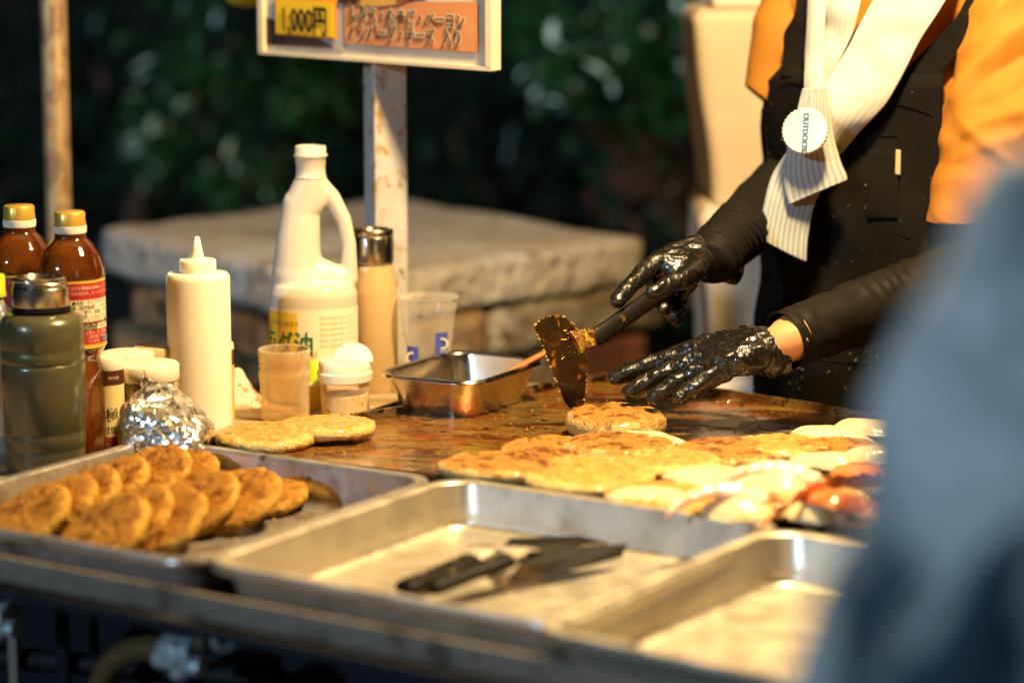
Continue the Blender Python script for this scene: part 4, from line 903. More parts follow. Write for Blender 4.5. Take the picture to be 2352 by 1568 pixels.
pts = smoothpath([under(u, v_, .09) for u, v_ in ((215, 1700), (228, 1590), (262, 1520), (330, 1488), (400, 1500))], 8); v, f = tube(pts, .011, 14); obj('hose', mesh(v, f), m_hose, gas, world=True)
for (u, w_) in ((142, .012), (420, .015), (28, .01)):
    p = under(u, 1400, .12); v, f = box((p.x, p.y, .70), (w_, .004, .30), R(-32)); obj('strut', mesh(v, f, False), m_navy if u != 28 else m_lip, gas, world=True)
p = under(460, 1430, .055); v, f = tube([p+Vector((0, 0, .02)), p-Vector((0, 0, .02))], .005, 10); obj('feed_pipe', mesh(v, f), m_lip, gas, world=True)
p0 = under(-80, 1500, .14); p1 = under(640, 1560, .14); v, f = join([tube([p0, p1], .010, 12)]); obj('manifold', mesh(v, f), m_dark, gas, world=True)
p = under(300, 1560, .2); v, f = bar(-.4, .38, .21, .215, .3, .83); obj('back_plate', mesh(v, f, False), m_navy, gas, world=True)

# ================================================================== CANOPY added unseen above the stall to reflect lamp light
m_can = M('canopy cloth', (.40, .36, .30), .8)
rows = [[Vector((x, y, 3.3+.22*(1-abs((x-.1)/1.7))*1.0+.01*math.sin(x*9+y*4))) for x in [-1.7+.18*i for i in range(20)]] for y in [1.6+.2*j for j in range(9)]]
v, f = grid(rows); can = empty('reflector', (0, 2.4, 3.3), 'pale cloth canopy added unseen above the stall to bounce lamp light', 'reflector'); obj('cloth', solid(mesh(v, f), .003), m_can, can, world=True)

# ================================================================== THE COOK
fF = Vector((-.64, -.77, 0)).normalized(); fS = Vector((.77, -.64, 0)).normalized(); UP = Vector((0, 0, 1)); BX = Matrix((fS, -fF, UP)).transposed()
CC = Vector((.455, 2.745, 0))
TOR = [(.80, .165, .125), (.90, .168, .128), (1.0, .160, .122), (1.1, .160, .120), (1.2, .163, .118), (1.28, .155, .105), (1.34, .12, .085)]
def torR(z):
    if z <= TOR[0][0]: return TOR[0][1:]
    for i in range(len(TOR)-1):
        if z <= TOR[i+1][0]:
            t = (z-TOR[i][0])/(TOR[i+1][0]-TOR[i][0]); t = t*t*(3-2*t); return tuple(TOR[i][j]*(1-t)+TOR[i+1][j]*t for j in (1, 2))
    return TOR[-1][1:]
def tp(phi, z, d=0):
    a, b = torR(z); return CC+fS*((a+d)*math.sin(phi))+fF*((b+d)*math.cos(phi))+UP*z
def onT(u, v, d):                        # measured point lying on the chest surface, d outside it
    r = ray(u, v); o = Vector((0, 0, H)); y = 2.35; best = None
    while y < 2.95:
        p = o+r*(y/r.y); a, b = torR(p.z); q = p-CC; k = (q.dot(fS)/(a+d))**2+(q.dot(fF)/(b+d))**2
        if k < 1: return p
        if best is None or k < best[0]: best = (k, p.copy())
        y += .002
    return best[1]
SR = Vector((.345, 2.815, 1.325)); SLh = Vector((.562, 2.625, 1.315)); ER = W(1852, 372, 2.84); EL = W(2262, 612, 2.56)
WR = W(1655, 572, 2.56); WL = W(1818, 776, 2.405)
NK = CC+UP*1.40+fF*.01; HD = CC+UP*1.53+fF*.035
def zp(zx, zy, Y): return W(1176+.3719*zx, 451.6+.3719*zy, Y)     # points measured on the enlarged hands
m_skin = M('warm skin', (.60, .28, .11), .5, sss=.15, sub=(.02, .008, .004), bump=(200, .1, .0005))
m_glove = M('black glove film', (.008, .007, .006), .24, coat=.6, bump=(70, .6, .004, (1.8, 1, .7)), spec=.5, rvar=(30, .16, .42)); m_sleeve = M('black sleeve knit', (.010, .008, .0065), .6, bump=(500, .3, .0006), spec=.1)
m_shirt = M('orange cotton', (.36, .130, .006), .8, bump=(700, .2, .0004), var=[((.30, .100, .005), 7, .5, .75)])
m_apron = M('black apron cotton', (.006, .005, .004), .9, bump=(420, .3, .0006), spec=.06, var=[((.011, .009, .006), 6, .45, .7)]); m_lint = M('lint and flour', (.55, .42, .25), .8)
m_towel = M('white ribbed towel', (.50, .46, .39), .9, bump=(450, .4, .0008)); m_hair = M('dark hair', (.05, .02, .01), .4)

# gloved hands as chains of finger joints (centre x, centre y on the enlarged picture, distance, radius in metres)
YA = 2.50
def px4(r): return r*.3719*px(2.45)
HA = dict(
    wrist=(1262, 318, 2.56, 82), palm=[(1235, 350, 2.55, 84), (1120, 320, 2.53, 88), (1000, 380, 2.52, 84), (905, 400, 2.51, 70), (1050, 480, 2.50, 80), (1150, 420, 2.51, 88)],
    fingers=[[(895, 400, 2.505, 62), (800, 480, 2.49, 58), (710, 570, 2.47, 53), (650, 645, 2.455, 46)],
             [(960, 430, 2.525, 60), (880, 520, 2.53, 56), (890, 640, 2.515, 50), (930, 690, 2.49, 44)],
             [(1040, 470, 2.53, 60), (960, 590, 2.54, 54), (965, 690, 2.52, 48), (1000, 735, 2.495, 42)],
             [(1110, 500, 2.53, 56), (1030, 640, 2.54, 50), (1010, 740, 2.52, 44), (1020, 772, 2.505, 38)]],
    thumb=[(1130, 450, 2.485, 70), (1030, 520, 2.46, 60), (930, 560, 2.445, 50), (870, 590, 2.44, 42)])
HB = dict(
    wrist=(1690, 900, 2.405, 99), palm=[(1640, 930, 2.40, 124), (1500, 930, 2.40, 122), (1330, 930, 2.42, 95), (1240, 950, 2.43, 82), (1420, 1010, 2.375, 95), (1290, 1040, 2.375, 81)],
    fingers=[[(1220, 915, 2.435, 70), (1010, 985, 2.44, 62), (800, 1060, 2.44, 56), (640, 1115, 2.435, 47)],
             [(1200, 985, 2.415, 70), (1010, 1060, 2.415, 61), (850, 1140, 2.41, 55), (720, 1205, 2.405, 47)],
             [(1230, 1045, 2.39, 68), (1080, 1110, 2.39, 59), (960, 1185, 2.385, 53), (875, 1240, 2.38, 46)],
             [(1300, 1085, 2.37, 66), (1200, 1130, 2.365, 56), (1110, 1190, 2.36, 51), (1040, 1235, 2.355, 44)]],
    thumb=[(1450, 860, 2.45, 75), (1300, 890, 2.475, 63), (1170, 950, 2.49, 56), (1060, 1010, 2.495, 47)])
def handbm(bm, hd, k=1.0, sub=2):
    q = lambda t: (zp(t[0], t[1], t[2]), px4(t[3])*k)
    pl = hd['palm']; hull(bm, [q(t) for t in pl], sub); hull(bm, [q(hd['wrist']), q(pl[0]), q(pl[1])], sub)
    for fg in hd['fingers']+[hd['thumb']]:
        cc_ = [q(t) for t in fg]; near = min(pl, key=lambda t: (t[0]-fg[0][0])**2+(t[1]-fg[0][1])**2)
        hull(bm, [q(near), cc_[0]] if k > .5 else [cc_[0], cc_[0]], sub)
        for i in range(len(cc_)-1): hull(bm, [cc_[i], cc_[i+1]], sub)
        for i in range(1, len(cc_)-1):   # knuckle swelling
            bm_r = cc_[i][1]*1.04; hull(bm, [(cc_[i][0], bm_r)], sub)
def body_(bm):
    hull(bm, [(CC+UP*.84, (.13, .095, .07), BX), (CC+UP*1.0, (.125, .09, .07), BX), (CC+UP*1.22, (.14, .09, .07), BX)]); hull(bm, [(CC+UP*1.25, (.12, .08, .05), BX), (SR, .035), (SLh, .035), (NK-UP*.03, .045)])
    hull(bm, [(NK-UP*.05, .05), (HD-UP*.06, .048)]); hull(bm, [(HD, (.073, .092, .095), BX), (HD-UP*.06+fF*.03, (.055, .055, .06), BX)]); hull(bm, [(HD+fF*.094-UP*.005, .007), (HD+fF*.108-UP*.03, .010), (HD+fF*.09-UP*.035, .014)])
    for sg in (-1, 1): hull(bm, [(HD+fS*.076*sg-UP*.01, (.008, .018, .028), BX)]); hull(bm, [(CC+fS*.07*sg+UP*.84, .085), (CC+fS*.08*sg+UP*.45-fF*.0, .055)]); hull(bm, [(CC+fS*.08*sg+UP*.45, .055), (CC+fS*.09*sg+UP*.08, .035)]); hull(bm, [(CC+fS*.09*sg+UP*.05, .035), (CC+fS*.10*sg+fF*.13+UP*.03, .028)])
    chain(bm, [SR, ER, WR], [.038, .032, .022]); chain(bm, [SLh, EL, WL], [.040, .034, .0255])
    handbm(bm, HA, .80); handbm(bm, HB, .80)
cook = empty('person', (CC.x, CC.y, 0), 'person in orange T-shirt, black apron and black gloves pressing a turner onto a patty, towel round the neck', 'person')
cook['label'] = 'cook in orange shirt, black apron and gloves, towel round the neck, holding a turner'
obj('body', blob(body_, .005, 4), m_skin, cook, world=True)
def hair_(bm): hull(bm, [(HD+UP*.015-fF*.012, (.082, .098, .1), BX)]); hull(bm, [(HD-fF*.06-UP*.05, (.06, .04, .06), BX), (HD-fF*.06+UP*.02, (.07, .05, .06), BX)])
me = blob(hair_, .006, 3); bm = bmesh.new(); bm.from_mesh(me)
bmesh.ops.delete(bm, geom=[v for v in bm.verts if (v.co-HD).dot(fF) > .045 and (v.co-HD).z < .05], context='VERTS'); bm.to_mesh(me); bm.free(); obj('hair', me, m_hair, cook, world=True)
parts = [tube(smoothpath([W(2008+i*6, -40, 2.55), W(2004+i*7, 5, 2.545), W(2010+i*5, 26-i*6, 2.54)], 5), .00025, 5) for i in range(4)]; v, f = join(parts); obj('hair_strand', mesh(v, f), m_hair, cook, world=True)
def pants_(bm):
    hull(bm, [(CC+UP*.90, (.145, .105, .06), BX), (CC+UP*.80, (.15, .11, .06), BX)])
    for sg in (-1, 1): hull(bm, [(CC+fS*.07*sg+UP*.82, .092), (CC+fS*.08*sg+UP*.45, .07)]); hull(bm, [(CC+fS*.08*sg+UP*.45, .07), (CC+fS*.09*sg+UP*.06, .055)])
obj('trousers', blob(pants_, .008, 3), m_apron, cook, world=True)
# shirt: trunk and two wide short sleeves, with folds
def fold(amp, freq, dirs):
    d = Vector(dirs).normalized()
    return lambda p, n: amp*(math.sin(p.dot(d)*freq+4*N3(p, 9, 2)+2*N3(p, 22, 3))*.5+.9*N3(p, 16, 6))
def shirt_(bm):
    hull(bm, [(CC+UP*.9, (.155, .115, .05), BX), (CC+UP*1.1, (.156, .116, .06), BX), (CC+UP*1.22, (.168, .118, .06), BX), (CC+UP*1.28, (.14, .095, .05), BX)]); hull(bm, [(CC+UP*1.26, (.14, .10, .04), BX), (SR, .05), (SLh, .052), (NK-UP*.055, .058)])
obj('shirt', blob(shirt_, .005, 5, fold(.004, 60, (.3, 0, 1))), m_shirt, cook, world=True)
def sleeve(P0, r0, P1, r1, P2, r2, bulge=1):
    def b_(bm): hull(bm, [(P0, r0), (P1, r1)], 3); hull(bm, [(P1, r1), (P2, r2)], 3)
    return b_
hemR = W(1780, 205, 2.80); 
me = blob(sleeve(SR+fF*.0, .047, (SR+hemR)/2+Vector((.0, 0, .005)), .046, hemR-Vector((0, 0, .0)), .036), .003, 5, fold(.0022, 55, (.5, 0, -1)))
def cutplane(me, co, no):
    bm = bmesh.new(); bm.from_mesh(me); r_ = bmesh.ops.bisect_plane(bm, geom=bm.verts[:]+bm.edges[:]+bm.faces[:], plane_co=co, plane_no=no, clear_outer=True)
    bm.to_mesh(me); bm.free(); return me
cutplane(me, W(1745, 222, 2.80), (W(1775, 238, 2.80)-W(1718, 195, 2.80)).cross(Vector((0, -1, 0)))*-1 if False else Vector((-.62, -.05, -.78)))
me = solid(me, .0022, 0); me.shade_smooth(); obj('shirt_sleeve', me, m_shirt, cook, world=True)
# left sleeve (nearer to us), wide, hem above the elbow
hemL = EL+(SLh-EL).normalized()*.035
def slL(bm):
    hull(bm, [(SLh+Vector((.0, 0, -.005)), .058), (SLh+(hemL-SLh)*.5+Vector((-.005, 0, 0)), .068)], 3); hull(bm, [(SLh+(hemL-SLh)*.5+Vector((-.005, 0, 0)), .068), (hemL-UP*.03, (.066, .062, .05))], 3)
dl = (hemL-SLh).normalized()
def foldL(p, n):
    q = p-SLh; t = q.dot(dl); w_ = N3(p, 9, 4)*.03
    a = (-.62*q.x+.78*q.z+w_)*1.0; b_ = (.78*q.x+.62*q.z); r1 = 1-abs(noise.noise(Vector((a*26+5, b_*7, q.y*6))))*3.4
    a2 = (.5*q.x+.86*q.z+w_); r2 = 1-abs(noise.noise(Vector((a2*20+9, q.x*5+2, q.y*5))))*3.4
    k1 = max(0, min(1, 1.15-t*5)); k2 = max(0, min(1, t*5-.5))
    return .0105*max(-.6, r1)*k1+.0080*max(-.6, r2)*k2+.0035*N3(p, 30, 8)
me = blob(slL, .0035, 4, foldL); cutplane(me, W(2160, 527, 2.5), Vector((.08, 0, -1))); me = solid(me, .0025, 0); me.shade_smooth(); obj('shirt_sleeve', me, m_shirt, cook, world=True)
hp = [tp(0, 0)]*0
# black arm sleeves with compressed folds
def armsleeve(P, rads, fr, amp):
    P = [Vector(p) for p in P]
    L_ = (P[-1]-P[0]).normalized()
    def b_(bm): chain(bm, P, rads, 3)
    def dsp(p, n): t = (p-P[0]).dot(L_); return amp*math.sin(t*fr+11*N3(p, 13, 5)+1.2*N3(p, 45, 1))*max(.1, .55+1.1*N3(p, 14, 9))+amp*.9*N3(p, 38, 2)
    return blob(b_, .0026, 4, dsp)
me = armsleeve([SR.lerp(ER, .35), ER, WR.lerp(ER, .45), WR.lerp(ER, -.06)], [.034, .034, .0345, .029], 520, .0020); obj('arm_sleeve', me, m_sleeve, cook, world=True)
we = WL.lerp(EL, .10)
me = armsleeve([SLh.lerp(EL, .5), EL, EL.lerp(WL, .5), WL.lerp(EL, -.14)], [.039, .038, .034, .0285], 330, .0017)
cutplane(me, W(1808, 768, 2.395), (WL-EL).normalized()); me = solid(me, .0015, 0); me.shade_smooth(); obj('arm_sleeve', me, m_sleeve, cook, world=True)
# gloves
def gloveA(bm):
    handbm(bm, HA, 1.0, 3); q = lambda t: (zp(t[0], t[1], t[2]), px4(t[3]))
    hull(bm, [q((1180, 330, 2.54, 92)), q((1250, 345, 2.55, 112))], 3); hull(bm, [q((1250, 345, 2.55, 112)), q((1290, 420, 2.555, 112)), q((1350, 470, 2.56, 80))], 3); hull(bm, [q((1290, 420, 2.555, 105)), q((1375, 440, 2.575, 62)), q((1370, 505, 2.565, 40))], 3)
def wr(amp1, amp2, s1=55, s2=130):
    def d(p, n):
        w_ = Vector((p.x+.02*N3(p, 20, 1), p.y, p.z+.02*N3(p, 20, 2)))
        return amp1*(1-abs(N3(w_, s1, 3))*3.2)*.5+amp2*(1-abs(N3(w_, s2, 4))*3)*.5
    return d
obj('glove', blob(gloveA, .0016, 5, wr(.0020, .0011)), m_glove, cook, world=True)
def gloveB(bm):
    handbm(bm, HB, 1.0, 3); q = lambda t: (zp(t[0], t[1], t[2]), px4(t[3]))
    hull(bm, [q((1500, 930, 2.40, 120)), q((1640, 930, 2.40, 124)), q((1600, 1020, 2.39, 90))], 3); hull(bm, [q((1640, 940, 2.40, 120)), q((1720, 1010, 2.395, 70)), q((1690, 1060, 2.39, 40))], 3)
me = blob(gloveB, .0016, 5, wr(.0022, .0011)); cutplane(me, zp(1622, 890, 2.40), (EL-WL).normalized()); me = solid(me, .0008, 0); me.shade_smooth(); obj('glove', me, m_glove, cook, world=True)
# bare wrist between glove and sleeve
v, f = tube([zp(1600, 925, 2.398), zp(1660, 905, 2.396), zp(1730, 875, 2.396), zp(1800, 845, 2.40)], [px4(112), px4(118), px4(124), px4(124)], 40); me = mesh(v, f); obj('wrist', me, m_skin, cook, world=True)

# apron: bib, straps, skirt, pocket
def shellrows(z0, z1, fa, fb, d, nz=40, na=44, seedk=0):
    rows = []
    for i in range(nz+1):
        z = z0+(z1-z0)*i/nz; a0, a1 = R(fa(z)), R(fb(z)); r = []
        for k in range(na+1):
            ph = a0+(a1-a0)*k/na; p = tp(ph, z, d); n_ = (fS*math.sin(ph)+fF*math.cos(ph)); p += n_*(.004*fbm(p, 9, 3, 3+seedk)+.0018*math.sin(z*90+6*N3(p, 6, 2)+ph*3)*max(0, N3(p, 5, 8)+.3)); r.append(p)
        rows.append(r)
    return rows
zv = lambda v_: W(1960, v_, 2.63).z
fa = lambda z: (-84+46*((z-zv(285))/(zv(166)-zv(285)))**.8) if z > zv(285) else -84-min(40, (zv(285)-z)*260)
fb = lambda z: 34+min(60, max(0, (zv(330)-z)*420)) if z < zv(200) else 34
v, f = grid(shellrows(.50, zv(166), fa, fb, .020)); me = solid(mesh(v, f, ang=80), .002, 0); obj('apron', me, m_apron, cook, world=True)
def strip(edges, d, th, m, name, n=10, cross=8, parent=cook, lump=.0, bow=.0, seed=0, uv=False, cap=9):
    """cloth strip given by pairs of measured edge points (uL, vL, uR, vR[, extra depth])"""
    Ls = smoothpath([onT(e[0], e[1], d+(e[4] if len(e) > 4 else 0)) for e in edges], n); Rs = smoothpath([onT(e[2], e[3], d+(e[4] if len(e) > 4 else 0)) for e in edges], n); top = []
    o_ = Vector((0, 0, H)); Ls, Rs = [[(o_+(p-o_)*(cap/p.y) if p.y > cap else p) for p in q_] for q_ in (Ls, Rs)]
    for i, (a, b_) in enumerate(zip(Ls, Rs)):
        r = []
        for k in range(cross+1):
            t = k/cross; p = a.lerp(b_, t); n_ = fF*.8+Vector((0, -.6, 0)); n_.normalize(); p = p+n_*(bow*math.sin(math.pi*t)+lump*fbm(p, 18, 2, seed)+.0003*math.sin(t*62)*(1 if uv else 0)); r.append(p)
        top.append(r)
    v_, f_ = grid(top); me = mesh(v_, f_, ang=80)
    if uv:
        ul = me.uv_layers.new(name='UVMap'); 
        for lp_ in me.loops: vi = lp_.vertex_index; ul.data[lp_.index].uv = ((vi % (cross+1))/cross, (vi//(cross+1))/len(top))
    me = addmod(me, [('SOLIDIFY', dict(thickness=th, offset=0)), ('BEVEL', dict(width=th*.35, segments=2))] if not uv else [('SUBSURF', dict(levels=1)), ('SOLIDIFY', dict(thickness=th, offset=0))]); me.shade_smooth()
    return obj(name, me, m, parent, world=True)
strip([(1832, -60, 1870, -60), (1831, 0, 1872, 0), (1822, 40, 1872, 45), (1803, 75, 1870, 95), (1800, 110, 1870, 130), (1796, 150, 1866, 165), (1794, 175, 1866, 185)], .0215, .0025, m_apron, 'apron_strap', lump=.003)
strip([(2262, -60, 2330, -50), (2228, -20, 2290, -12), (2196, 40, 2262, 50), (2150, 90, 2212, 112), (2110, 130, 2178, 150), (2082, 160, 2156, 178), (2080, 172, 2154, 188)], .0215, .0025, m_apron, 'apron_strap', lump=.003)
strip([(2000, 345, 2062, 352), (1990, 500, 2062, 502)], .0262, .0015, m_apron, 'pocket', bow=.001)
def seam(pts, name='seam', d=.0235): v, f = tube(smoothpath([onT(u, v_, d) for u, v_ in pts], 8), .0007, 6); return obj(name, mesh(v, f), m_apron, cook, world=True)
seam([(1790, 185), (1825, 188), (1850, 196)]); seam([(1985, 302), (2030, 312), (2065, 322), (2063, 420), (2056, 520)]); seam([(2020, 238), (2060, 240), (2110, 252), (2145, 268)]); seam([(1990, 530), (2040, 534), (2090, 548)]); seam([(1850, 812), (1900, 828), (1990, 832), (2080, 836)]); seam([(1760, 290), (1765, 400), (1790, 520), (1800, 640)])
strip([(2058, 344, 2069, 345), (2056, 400, 2068, 402)], .0275, .0012, M('woven tag', (.42, .34, .16), .6), 'woven_tag')
rnd = random.Random(9); parts = []
for k in range(150):
    u, v_ = rnd.uniform(1765, 2150), rnd.uniform(180, 900) if rnd.random() < .75 else rnd.uniform(790, 880)
    p = onT(u, v_, .0235); s_ = rnd.choice((.0004, .0005, .0006, .0009)); parts.append(flake(p, s_))
v, f = join(parts); o = obj('lint_specks', mesh(v, f, False), m_lint, cook, world=True); o['kind'] = 'stuff'

# towel round the neck
def stripes(lo):
    m = m_towel.copy(); m.name = 'striped towel'; t = m.node_tree; L = t.links.new; uv = t.nodes.new('ShaderNodeUVMap'); sp = t.nodes.new('ShaderNodeSeparateXYZ'); L(uv.outputs[0], sp.inputs[0])
    mu = t.nodes.new('ShaderNodeMath'); mu.operation = 'MULTIPLY'; mu.inputs[1].default_value = 62; L(sp.outputs[0], mu.inputs[0]); sn_ = t.nodes.new('ShaderNodeMath'); sn_.operation = 'SINE'; L(mu.outputs[0], sn_.inputs[0])
    mr = t.nodes.new('ShaderNodeMapRange'); mr.inputs[1].default_value = -.1; mr.inputs[2].default_value = .7; L(sn_.outputs[0], mr.inputs[0]); mx = t.nodes.new('ShaderNodeMix'); mx.data_type = 'RGBA'; L(mr.outputs[0], mx.inputs[0])
    mx.inputs[6].default_value = (.50, .46, .39, 1); mx.inputs[7].default_value = (*lo, 1); L(mx.outputs[2], t.nodes['Principled BSDF'].inputs['Base Color']); return m
m_str1 = stripes((.27, .32, .34)); m_str2 = stripes((.44, .41, .36))
tw = empty('towel', tp(0, 1.2, .03)-cook.location, None, None); tw.parent = cook
# right strand (wide) then its tail, left strand with a turned fold, its tail and the knot over both
strip([(2040, -60, 2205, -60, .004), (2014, 0, 2172, 0, .004), (1960, 95, 2110, 100), (1900, 200, 2040, 225), (1860, 290, 1968, 300), (1830, 350, 1925, 350)], .036, .010, m_str2, 'towel_strand', 10, 24, tw, .007, .007, 3, True, 2.625)
strip([(1810, 350, 1915, 360), (1775, 405, 1890, 420), (1758, 470, 1866, 470), (1745, 530, 1852, 540), (1744, 541, 1848, 600)], .036, .008, m_str1, 'towel_tail', 8, 24, tw, .002, .006, 5, True, 2.615)
strip([(1858, -60, 1990, -60, .006), (1856, 0, 1978, 0, .006), (1853, 60, 1965, 60), (1851, 110, 1946, 105), (1853, 160, 1912, 172), (1862, 210, 1900, 215)], .040, .004, m_str2, 'towel_strand', 8, 16, tw, .010, .005, 7, True)
strip([(1864, -60, 1900, -60, .006), (1862, 0, 1898, 0, .006), (1858, 100, 1890, 120), (1854, 200, 1895, 205), (1860, 255, 1906, 260), (1880, 320, 1918, 330)], .047, .008, m_str2, 'towel_fold', 8, 12, tw, .003, .004, 9, True)
strip([(1850, 205, 1893, 200), (1832, 270, 1902, 262), (1812, 330, 1912, 320), (1803, 400, 1928, 372), (1806, 440, 1941, 402), (1814, 468, 1942, 412)], .048, .008, m_str1, 'towel_tail', 8, 24, tw, .002, .006, 11, True, 2.60)
# badge
bc = W(1850, 302, 2.574); bn = Vector((-.30, -.93, .20)).normalized(); q = bn.to_track_quat('Z', 'Y'); Mb = Matrix.Translation(bc) @ q.to_matrix().to_4x4()
rb = 55*px(2.5); v, f = lathe([(.0002, -.0045), (rb*.92, -.0045), (rb*.97, -.0035), (rb, .002), (rb*.97, .0040), (rb*.92, .0048), (rb*.86, .0045), (.0002, .0052)], 132, fn=lambda r, z, a: r*(1+(.022*math.cos(33*a) if r > rb*.94 else 0)))
me = mesh([Mb @ Vector(p) for p in v], f, ang=50); bd = obj('badge', me, M('white badge plastic', (.60, .56, .49), .35, coat=.3), tw, world=True)
def bmap(x, y):
    p = Vector((-y, -x, 0)); return Mb @ Vector((p.x*-1*-1, p.y, .0062))
text('OUTDOOR', .0088, lambda x, y: Mb @ Vector((y-.002, .0195-x, .0060)), M('blue badge print', (.02, .12, .30), .5), tw, off=.00032, sx=.92, name='badge_lettering')

# spatula (turner) in the right hand
tn = empty('turner', zp(1000, 560, 2.47), 'crusted turner with black riveted handle gripped in the gloved hand, blade on the thick patty', 'turner')
h0, h1 = zp(1090, 470, 2.52), zp(505, 880, 2.425); d = h1-h0; hr = px4(56)
v, f = tube([h0+d*t for t in (0, .03, .2, .5, .8, .97, 1)], [hr*.7, hr, hr*1.05, hr, hr*1.0, hr*1.05, hr*.8], 20, flat=.42, up=(.2, -1, .3)); obj('handle', mesh(v, f), m_black, tn, world=True)
for t in (.70, .38):
    p = h0+d*t+Vector((-.001, -hr*.45, .001)); v, f = lathe([(.0040, -.002), (.0038, .0010), (.0002, .0014)], 16); qd = Vector((-.1, -1, .25)).to_track_quat('Z', 'Y'); v = [p+qd @ a for a in v]; obj('rivet', mesh(v, f), m_brass, tn, world=True)
m_crusty = M('crusted turner steel', (.05, .035, .018), .35, .4, coat=.4, bump=(70, .5, .002), var=[((.015, .010, .006), 24, .45, .6), ((.50, .26, .03), 60, .60, .66, (1, 1, .5)), ((.28, .12, .02), 28, .58, .68)])
m_tang = M('greasy tang', (.34, .17, .03), .3, .4, coat=.6, bump=(90, .8, .003), var=[((.12, .04, .01), 50, .45, .58), ((.62, .40, .05), 70, .58, .66)])
v, f = tube(smoothpath([h1-d*.06, zp(470, 880, 2.42), zp(430, 880, 2.415), zp(390, 900, 2.41)], 5), [px4(r) for r in [50]*5+[52]*3+[56, 62, 66, 70]+[74, 78, 80, 80]], 14, flat=.30, up=(.2, -1, .3)); obj('tang', mesh(v, f), m_tang, tn, world=True)
bl = [(132, 802), (160, 770), (215, 742), (275, 730), (325, 742), (375, 785), (412, 830), (436, 880), (455, 960), (462, 1040), (460, 1120), (452, 1200), (445, 1275), (430, 1300), (355, 1308), (325, 1270), (300, 1210), (262, 1110), (225, 1010), (190, 920), (155, 850)]
def bp(x, y): t = (y-730)/580; return zp(x, y, 2.405+.030*t+.00006*(x-300))
m_crusty2 = m_crusty
ctr = bp(330, 960); V = [bp(x, y) for x, y in bl]; back = [p+Vector((.0003, .0022, 0)) for p in V]; n = len(V)
rows = []
for s_ in (0, .25, .5, .75, .93, 1):
    rows.append([ctr.lerp(p, s_) if s_ else ctr for p in V])
v1, f1 = grid(rows, True); v1 = [p+Vector((0, -.0005*N3(p, 120), 0)) for p in v1]; v2, f2 = [p+Vector((.0003, .0024, 0)) for p in v1], [q[::-1] for q in f1]; nv = len(v1)
Fa = f1+[[i+nv for i in q] for q in f2]+[[5*n+i, 5*n+(i+1) % n, nv+5*n+(i+1) % n, nv+5*n+i] for i in range(n)]
obj('blade', mesh(v1+v2, Fa, ang=40), m_crusty, tn, world=True)
rnd = random.Random(12); parts = []
for k in range(150):
    if rnd.random() < .6: i = rnd.randrange(len(bl)); a_ = bl[i]; b_ = bl[(i+1) % len(bl)]; t = rnd.random(); x, y = a_[0]+(b_[0]-a_[0])*t+rnd.uniform(-5, 5), a_[1]+(b_[1]-a_[1])*t
    else: x, y = rnd.gauss(400, 45), rnd.gauss(900, 60)
    p = bp(x, y)+Vector((0, -.001, 0)); parts.append(flake(p, rnd.uniform(.0005, .0018)))
v, f = join(parts); o = obj('stuck_crumbs', mesh(v, f, False), M('yellow grease crumbs', (.62, .36, .04), .35, coat=.5), tn, world=True); o['kind'] = 'stuff'

# ================================================================== THE CUSTOMER close to the camera
m_denim = M('fold shaded denim', (.60, .64, .60), .85, bump=(120, .3, .002), var=[((.03, .06, .08), 13, .47, .60, (1, 1, .6), .6), ((.72, .76, .74), 12, .52, .60)])  # dark and pale patches paint in the shade and light of folds
cust = empty('person', (.345, .82, 0), 'customer in blue grey denim jacket with fold shade in its colour standing very close at the right edge', 'person')
CU = Vector((.335, .60, 0)); aE = W(2270, 1290, .70); aS = W(2560, 300, .74); aH = aE+Vector((.03, .17, -.10)); aH2 = aE+Vector((.18, .12, -.05))
aS = Vector((.226, .93, 1.237)); aE = Vector((.146, .95, .99)); aW = Vector((.26, 1.10, .96)); aS2 = Vector((.48, .86, 1.245)); aE2 = Vector((.55, .90, 1.0)); aW2 = Vector((.46, 1.08, .97))
CU = Vector((.345, .82, -.03))
def cbody(bm):
    hull(bm, [(CU+UP*.9, (.12, .085, .08)), (CU+UP*1.2, (.125, .085, .08))]); hull(bm, [(CU+UP*1.24, (.1, .07, .06)), (aS, .03), (aS2, .03), (CU+UP*1.34, .04)]); hull(bm, [(CU+UP*1.34, .045), (CU+UP*1.44, .045)]); hull(bm, [(CU+UP*1.52, (.072, .09, .1)), (CU+UP*1.46+Vector((0, .03, 0)), (.05, .05, .05))])
    hull(bm, [(CU+UP*1.50+Vector((0, .1, 0)), .012), (CU+UP*1.53+Vector((0, .085, 0)), .008)])
    for sg in (-1, 1): hull(bm, [(CU+Vector((.073*sg, 0, 1.50)), (.008, .018, .028))]); hull(bm, [(CU+Vector((.07*sg, 0, .88)), .085), (CU+Vector((.08*sg, 0, .45)), .055)]); hull(bm, [(CU+Vector((.08*sg, 0, .45)), .055), (CU+Vector((.09*sg, 0, .08)), .035)]); hull(bm, [(CU+Vector((.09*sg, 0, .05)), .035), (CU+Vector((.1*sg, .13, .03)), .028)])
    for a_, b_, c_, sg in ((aS, aE, aW, 1), (aS2, aE2, aW2, -1)):
        chain(bm, [a_, b_, c_], [.035, .03, .022]); hd_ = c_+Vector((.02*sg, .07, -.01)); hull(bm, [(c_, .022), (hd_, (.03, .03, .015))])
        for q_ in range(4): k0 = hd_+Vector((.024-.016*q_, .02, 0)); chain(bm, [k0, k0+Vector((0, .03, -.008)), k0+Vector((0, .045, -.03))], [.009, .008, .0065])
        chain(bm, [c_+Vector((.02*sg, .03, 0)), hd_+Vector((.035*sg, .02, -.01)), hd_+Vector((.035*sg, .045, -.02))], [.011, .009, .007])
obj('body', blob(cbody, .005, 3), m_skin, cust, world=True)
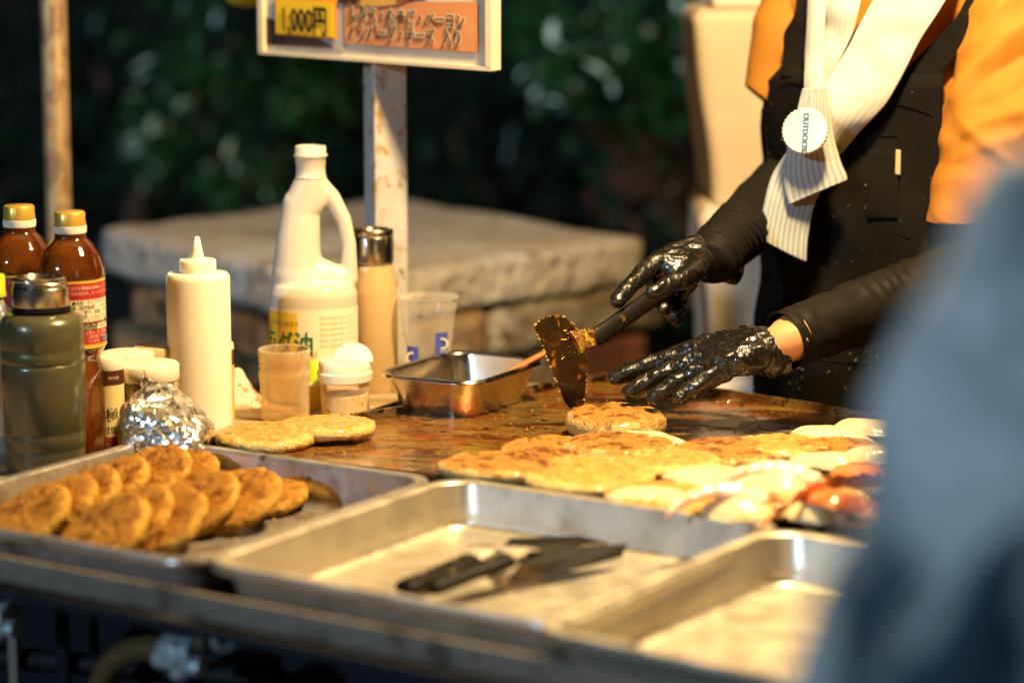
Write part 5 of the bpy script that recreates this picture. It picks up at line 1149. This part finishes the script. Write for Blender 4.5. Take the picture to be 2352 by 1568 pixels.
def chair_(bm): hull(bm, [(CU+UP*1.535+Vector((0, -.012, 0)), (.08, .092, .1))])
me = blob(chair_, .007, 2); bm = bmesh.new(); bm.from_mesh(me); bmesh.ops.delete(bm, geom=[v for v in bm.verts if v.co.y-CU.y > .05 and v.co.z < 1.58], context='VERTS'); bm.to_mesh(me); bm.free(); obj('hair', me, m_hair, cust, world=True)
def cj(bm):
    hull(bm, [(CU+UP*.86, (.155, .12, .04)), (CU+UP*1.1, (.15, .115, .08)), (CU+UP*1.22, (.155, .115, .07))], 3); hull(bm, [(CU+UP*1.24, (.13, .10, .06)), (aS, .056), (aS2, .056), (CU+UP*1.35, .062)], 3)
    for a_, b_, c_ in ((aS, aE, aW), (aS2, aE2, aW2)): chain(bm, [a_, a_.lerp(b_, .5), b_, b_.lerp(c_, .9)], [.058, .057, .050, .038], 3)
obj('denim_jacket', blob(cj, .004, 4, lambda p, n: .012*(1-abs(N3(p, 14, 3))*3)+.005*math.sin(p.z*70+p.x*50+5*N3(p, 8, 1))*max(0, N3(p, 6, 2)+.2)), m_denim, cust, world=True)
def cp_(bm):
    hull(bm, [(CU+UP*.9, (.13, .1, .05)), (CU+UP*.82, (.14, .105, .05))])
    for sg in (-1, 1): hull(bm, [(CU+Vector((.07*sg, 0, .84)), .095), (CU+Vector((.08*sg, 0, .45)), .07)]); hull(bm, [(CU+Vector((.08*sg, 0, .45)), .07), (CU+Vector((.09*sg, 0, .06)), .055)])
obj('trousers', blob(cp_, .008, 2), M('navy trousers', (.01, .02, .05), .8), cust, world=True)

# scraps and drips inside the trays
rnd = random.Random(21)
for (T_, c_, a_, b_, n_, sa, sb) in ((T1, c1, a1, b1, 90, (.0, .14), (-.10, .15)), (T2, c2, a2, b2, 30, (-.12, .13), (-.14, .14)), (T3, c3, a3, b3, 14, (-.12, .13), (-.14, .14))):
    parts = []
    for k in range(n_):
        p = Vector((c_.x, c_.y, 0))+a_*rnd.uniform(*sa)+b_*rnd.uniform(*sb); p.z = T_.location.z+.0012; parts.append(flake(p, rnd.choice((.0006, .0008, .0012, .002))))
    v, f = join(parts); o = obj('food_scraps', mesh(v, f, False), m_crumb, T_, world=True); o['kind'] = 'stuff'
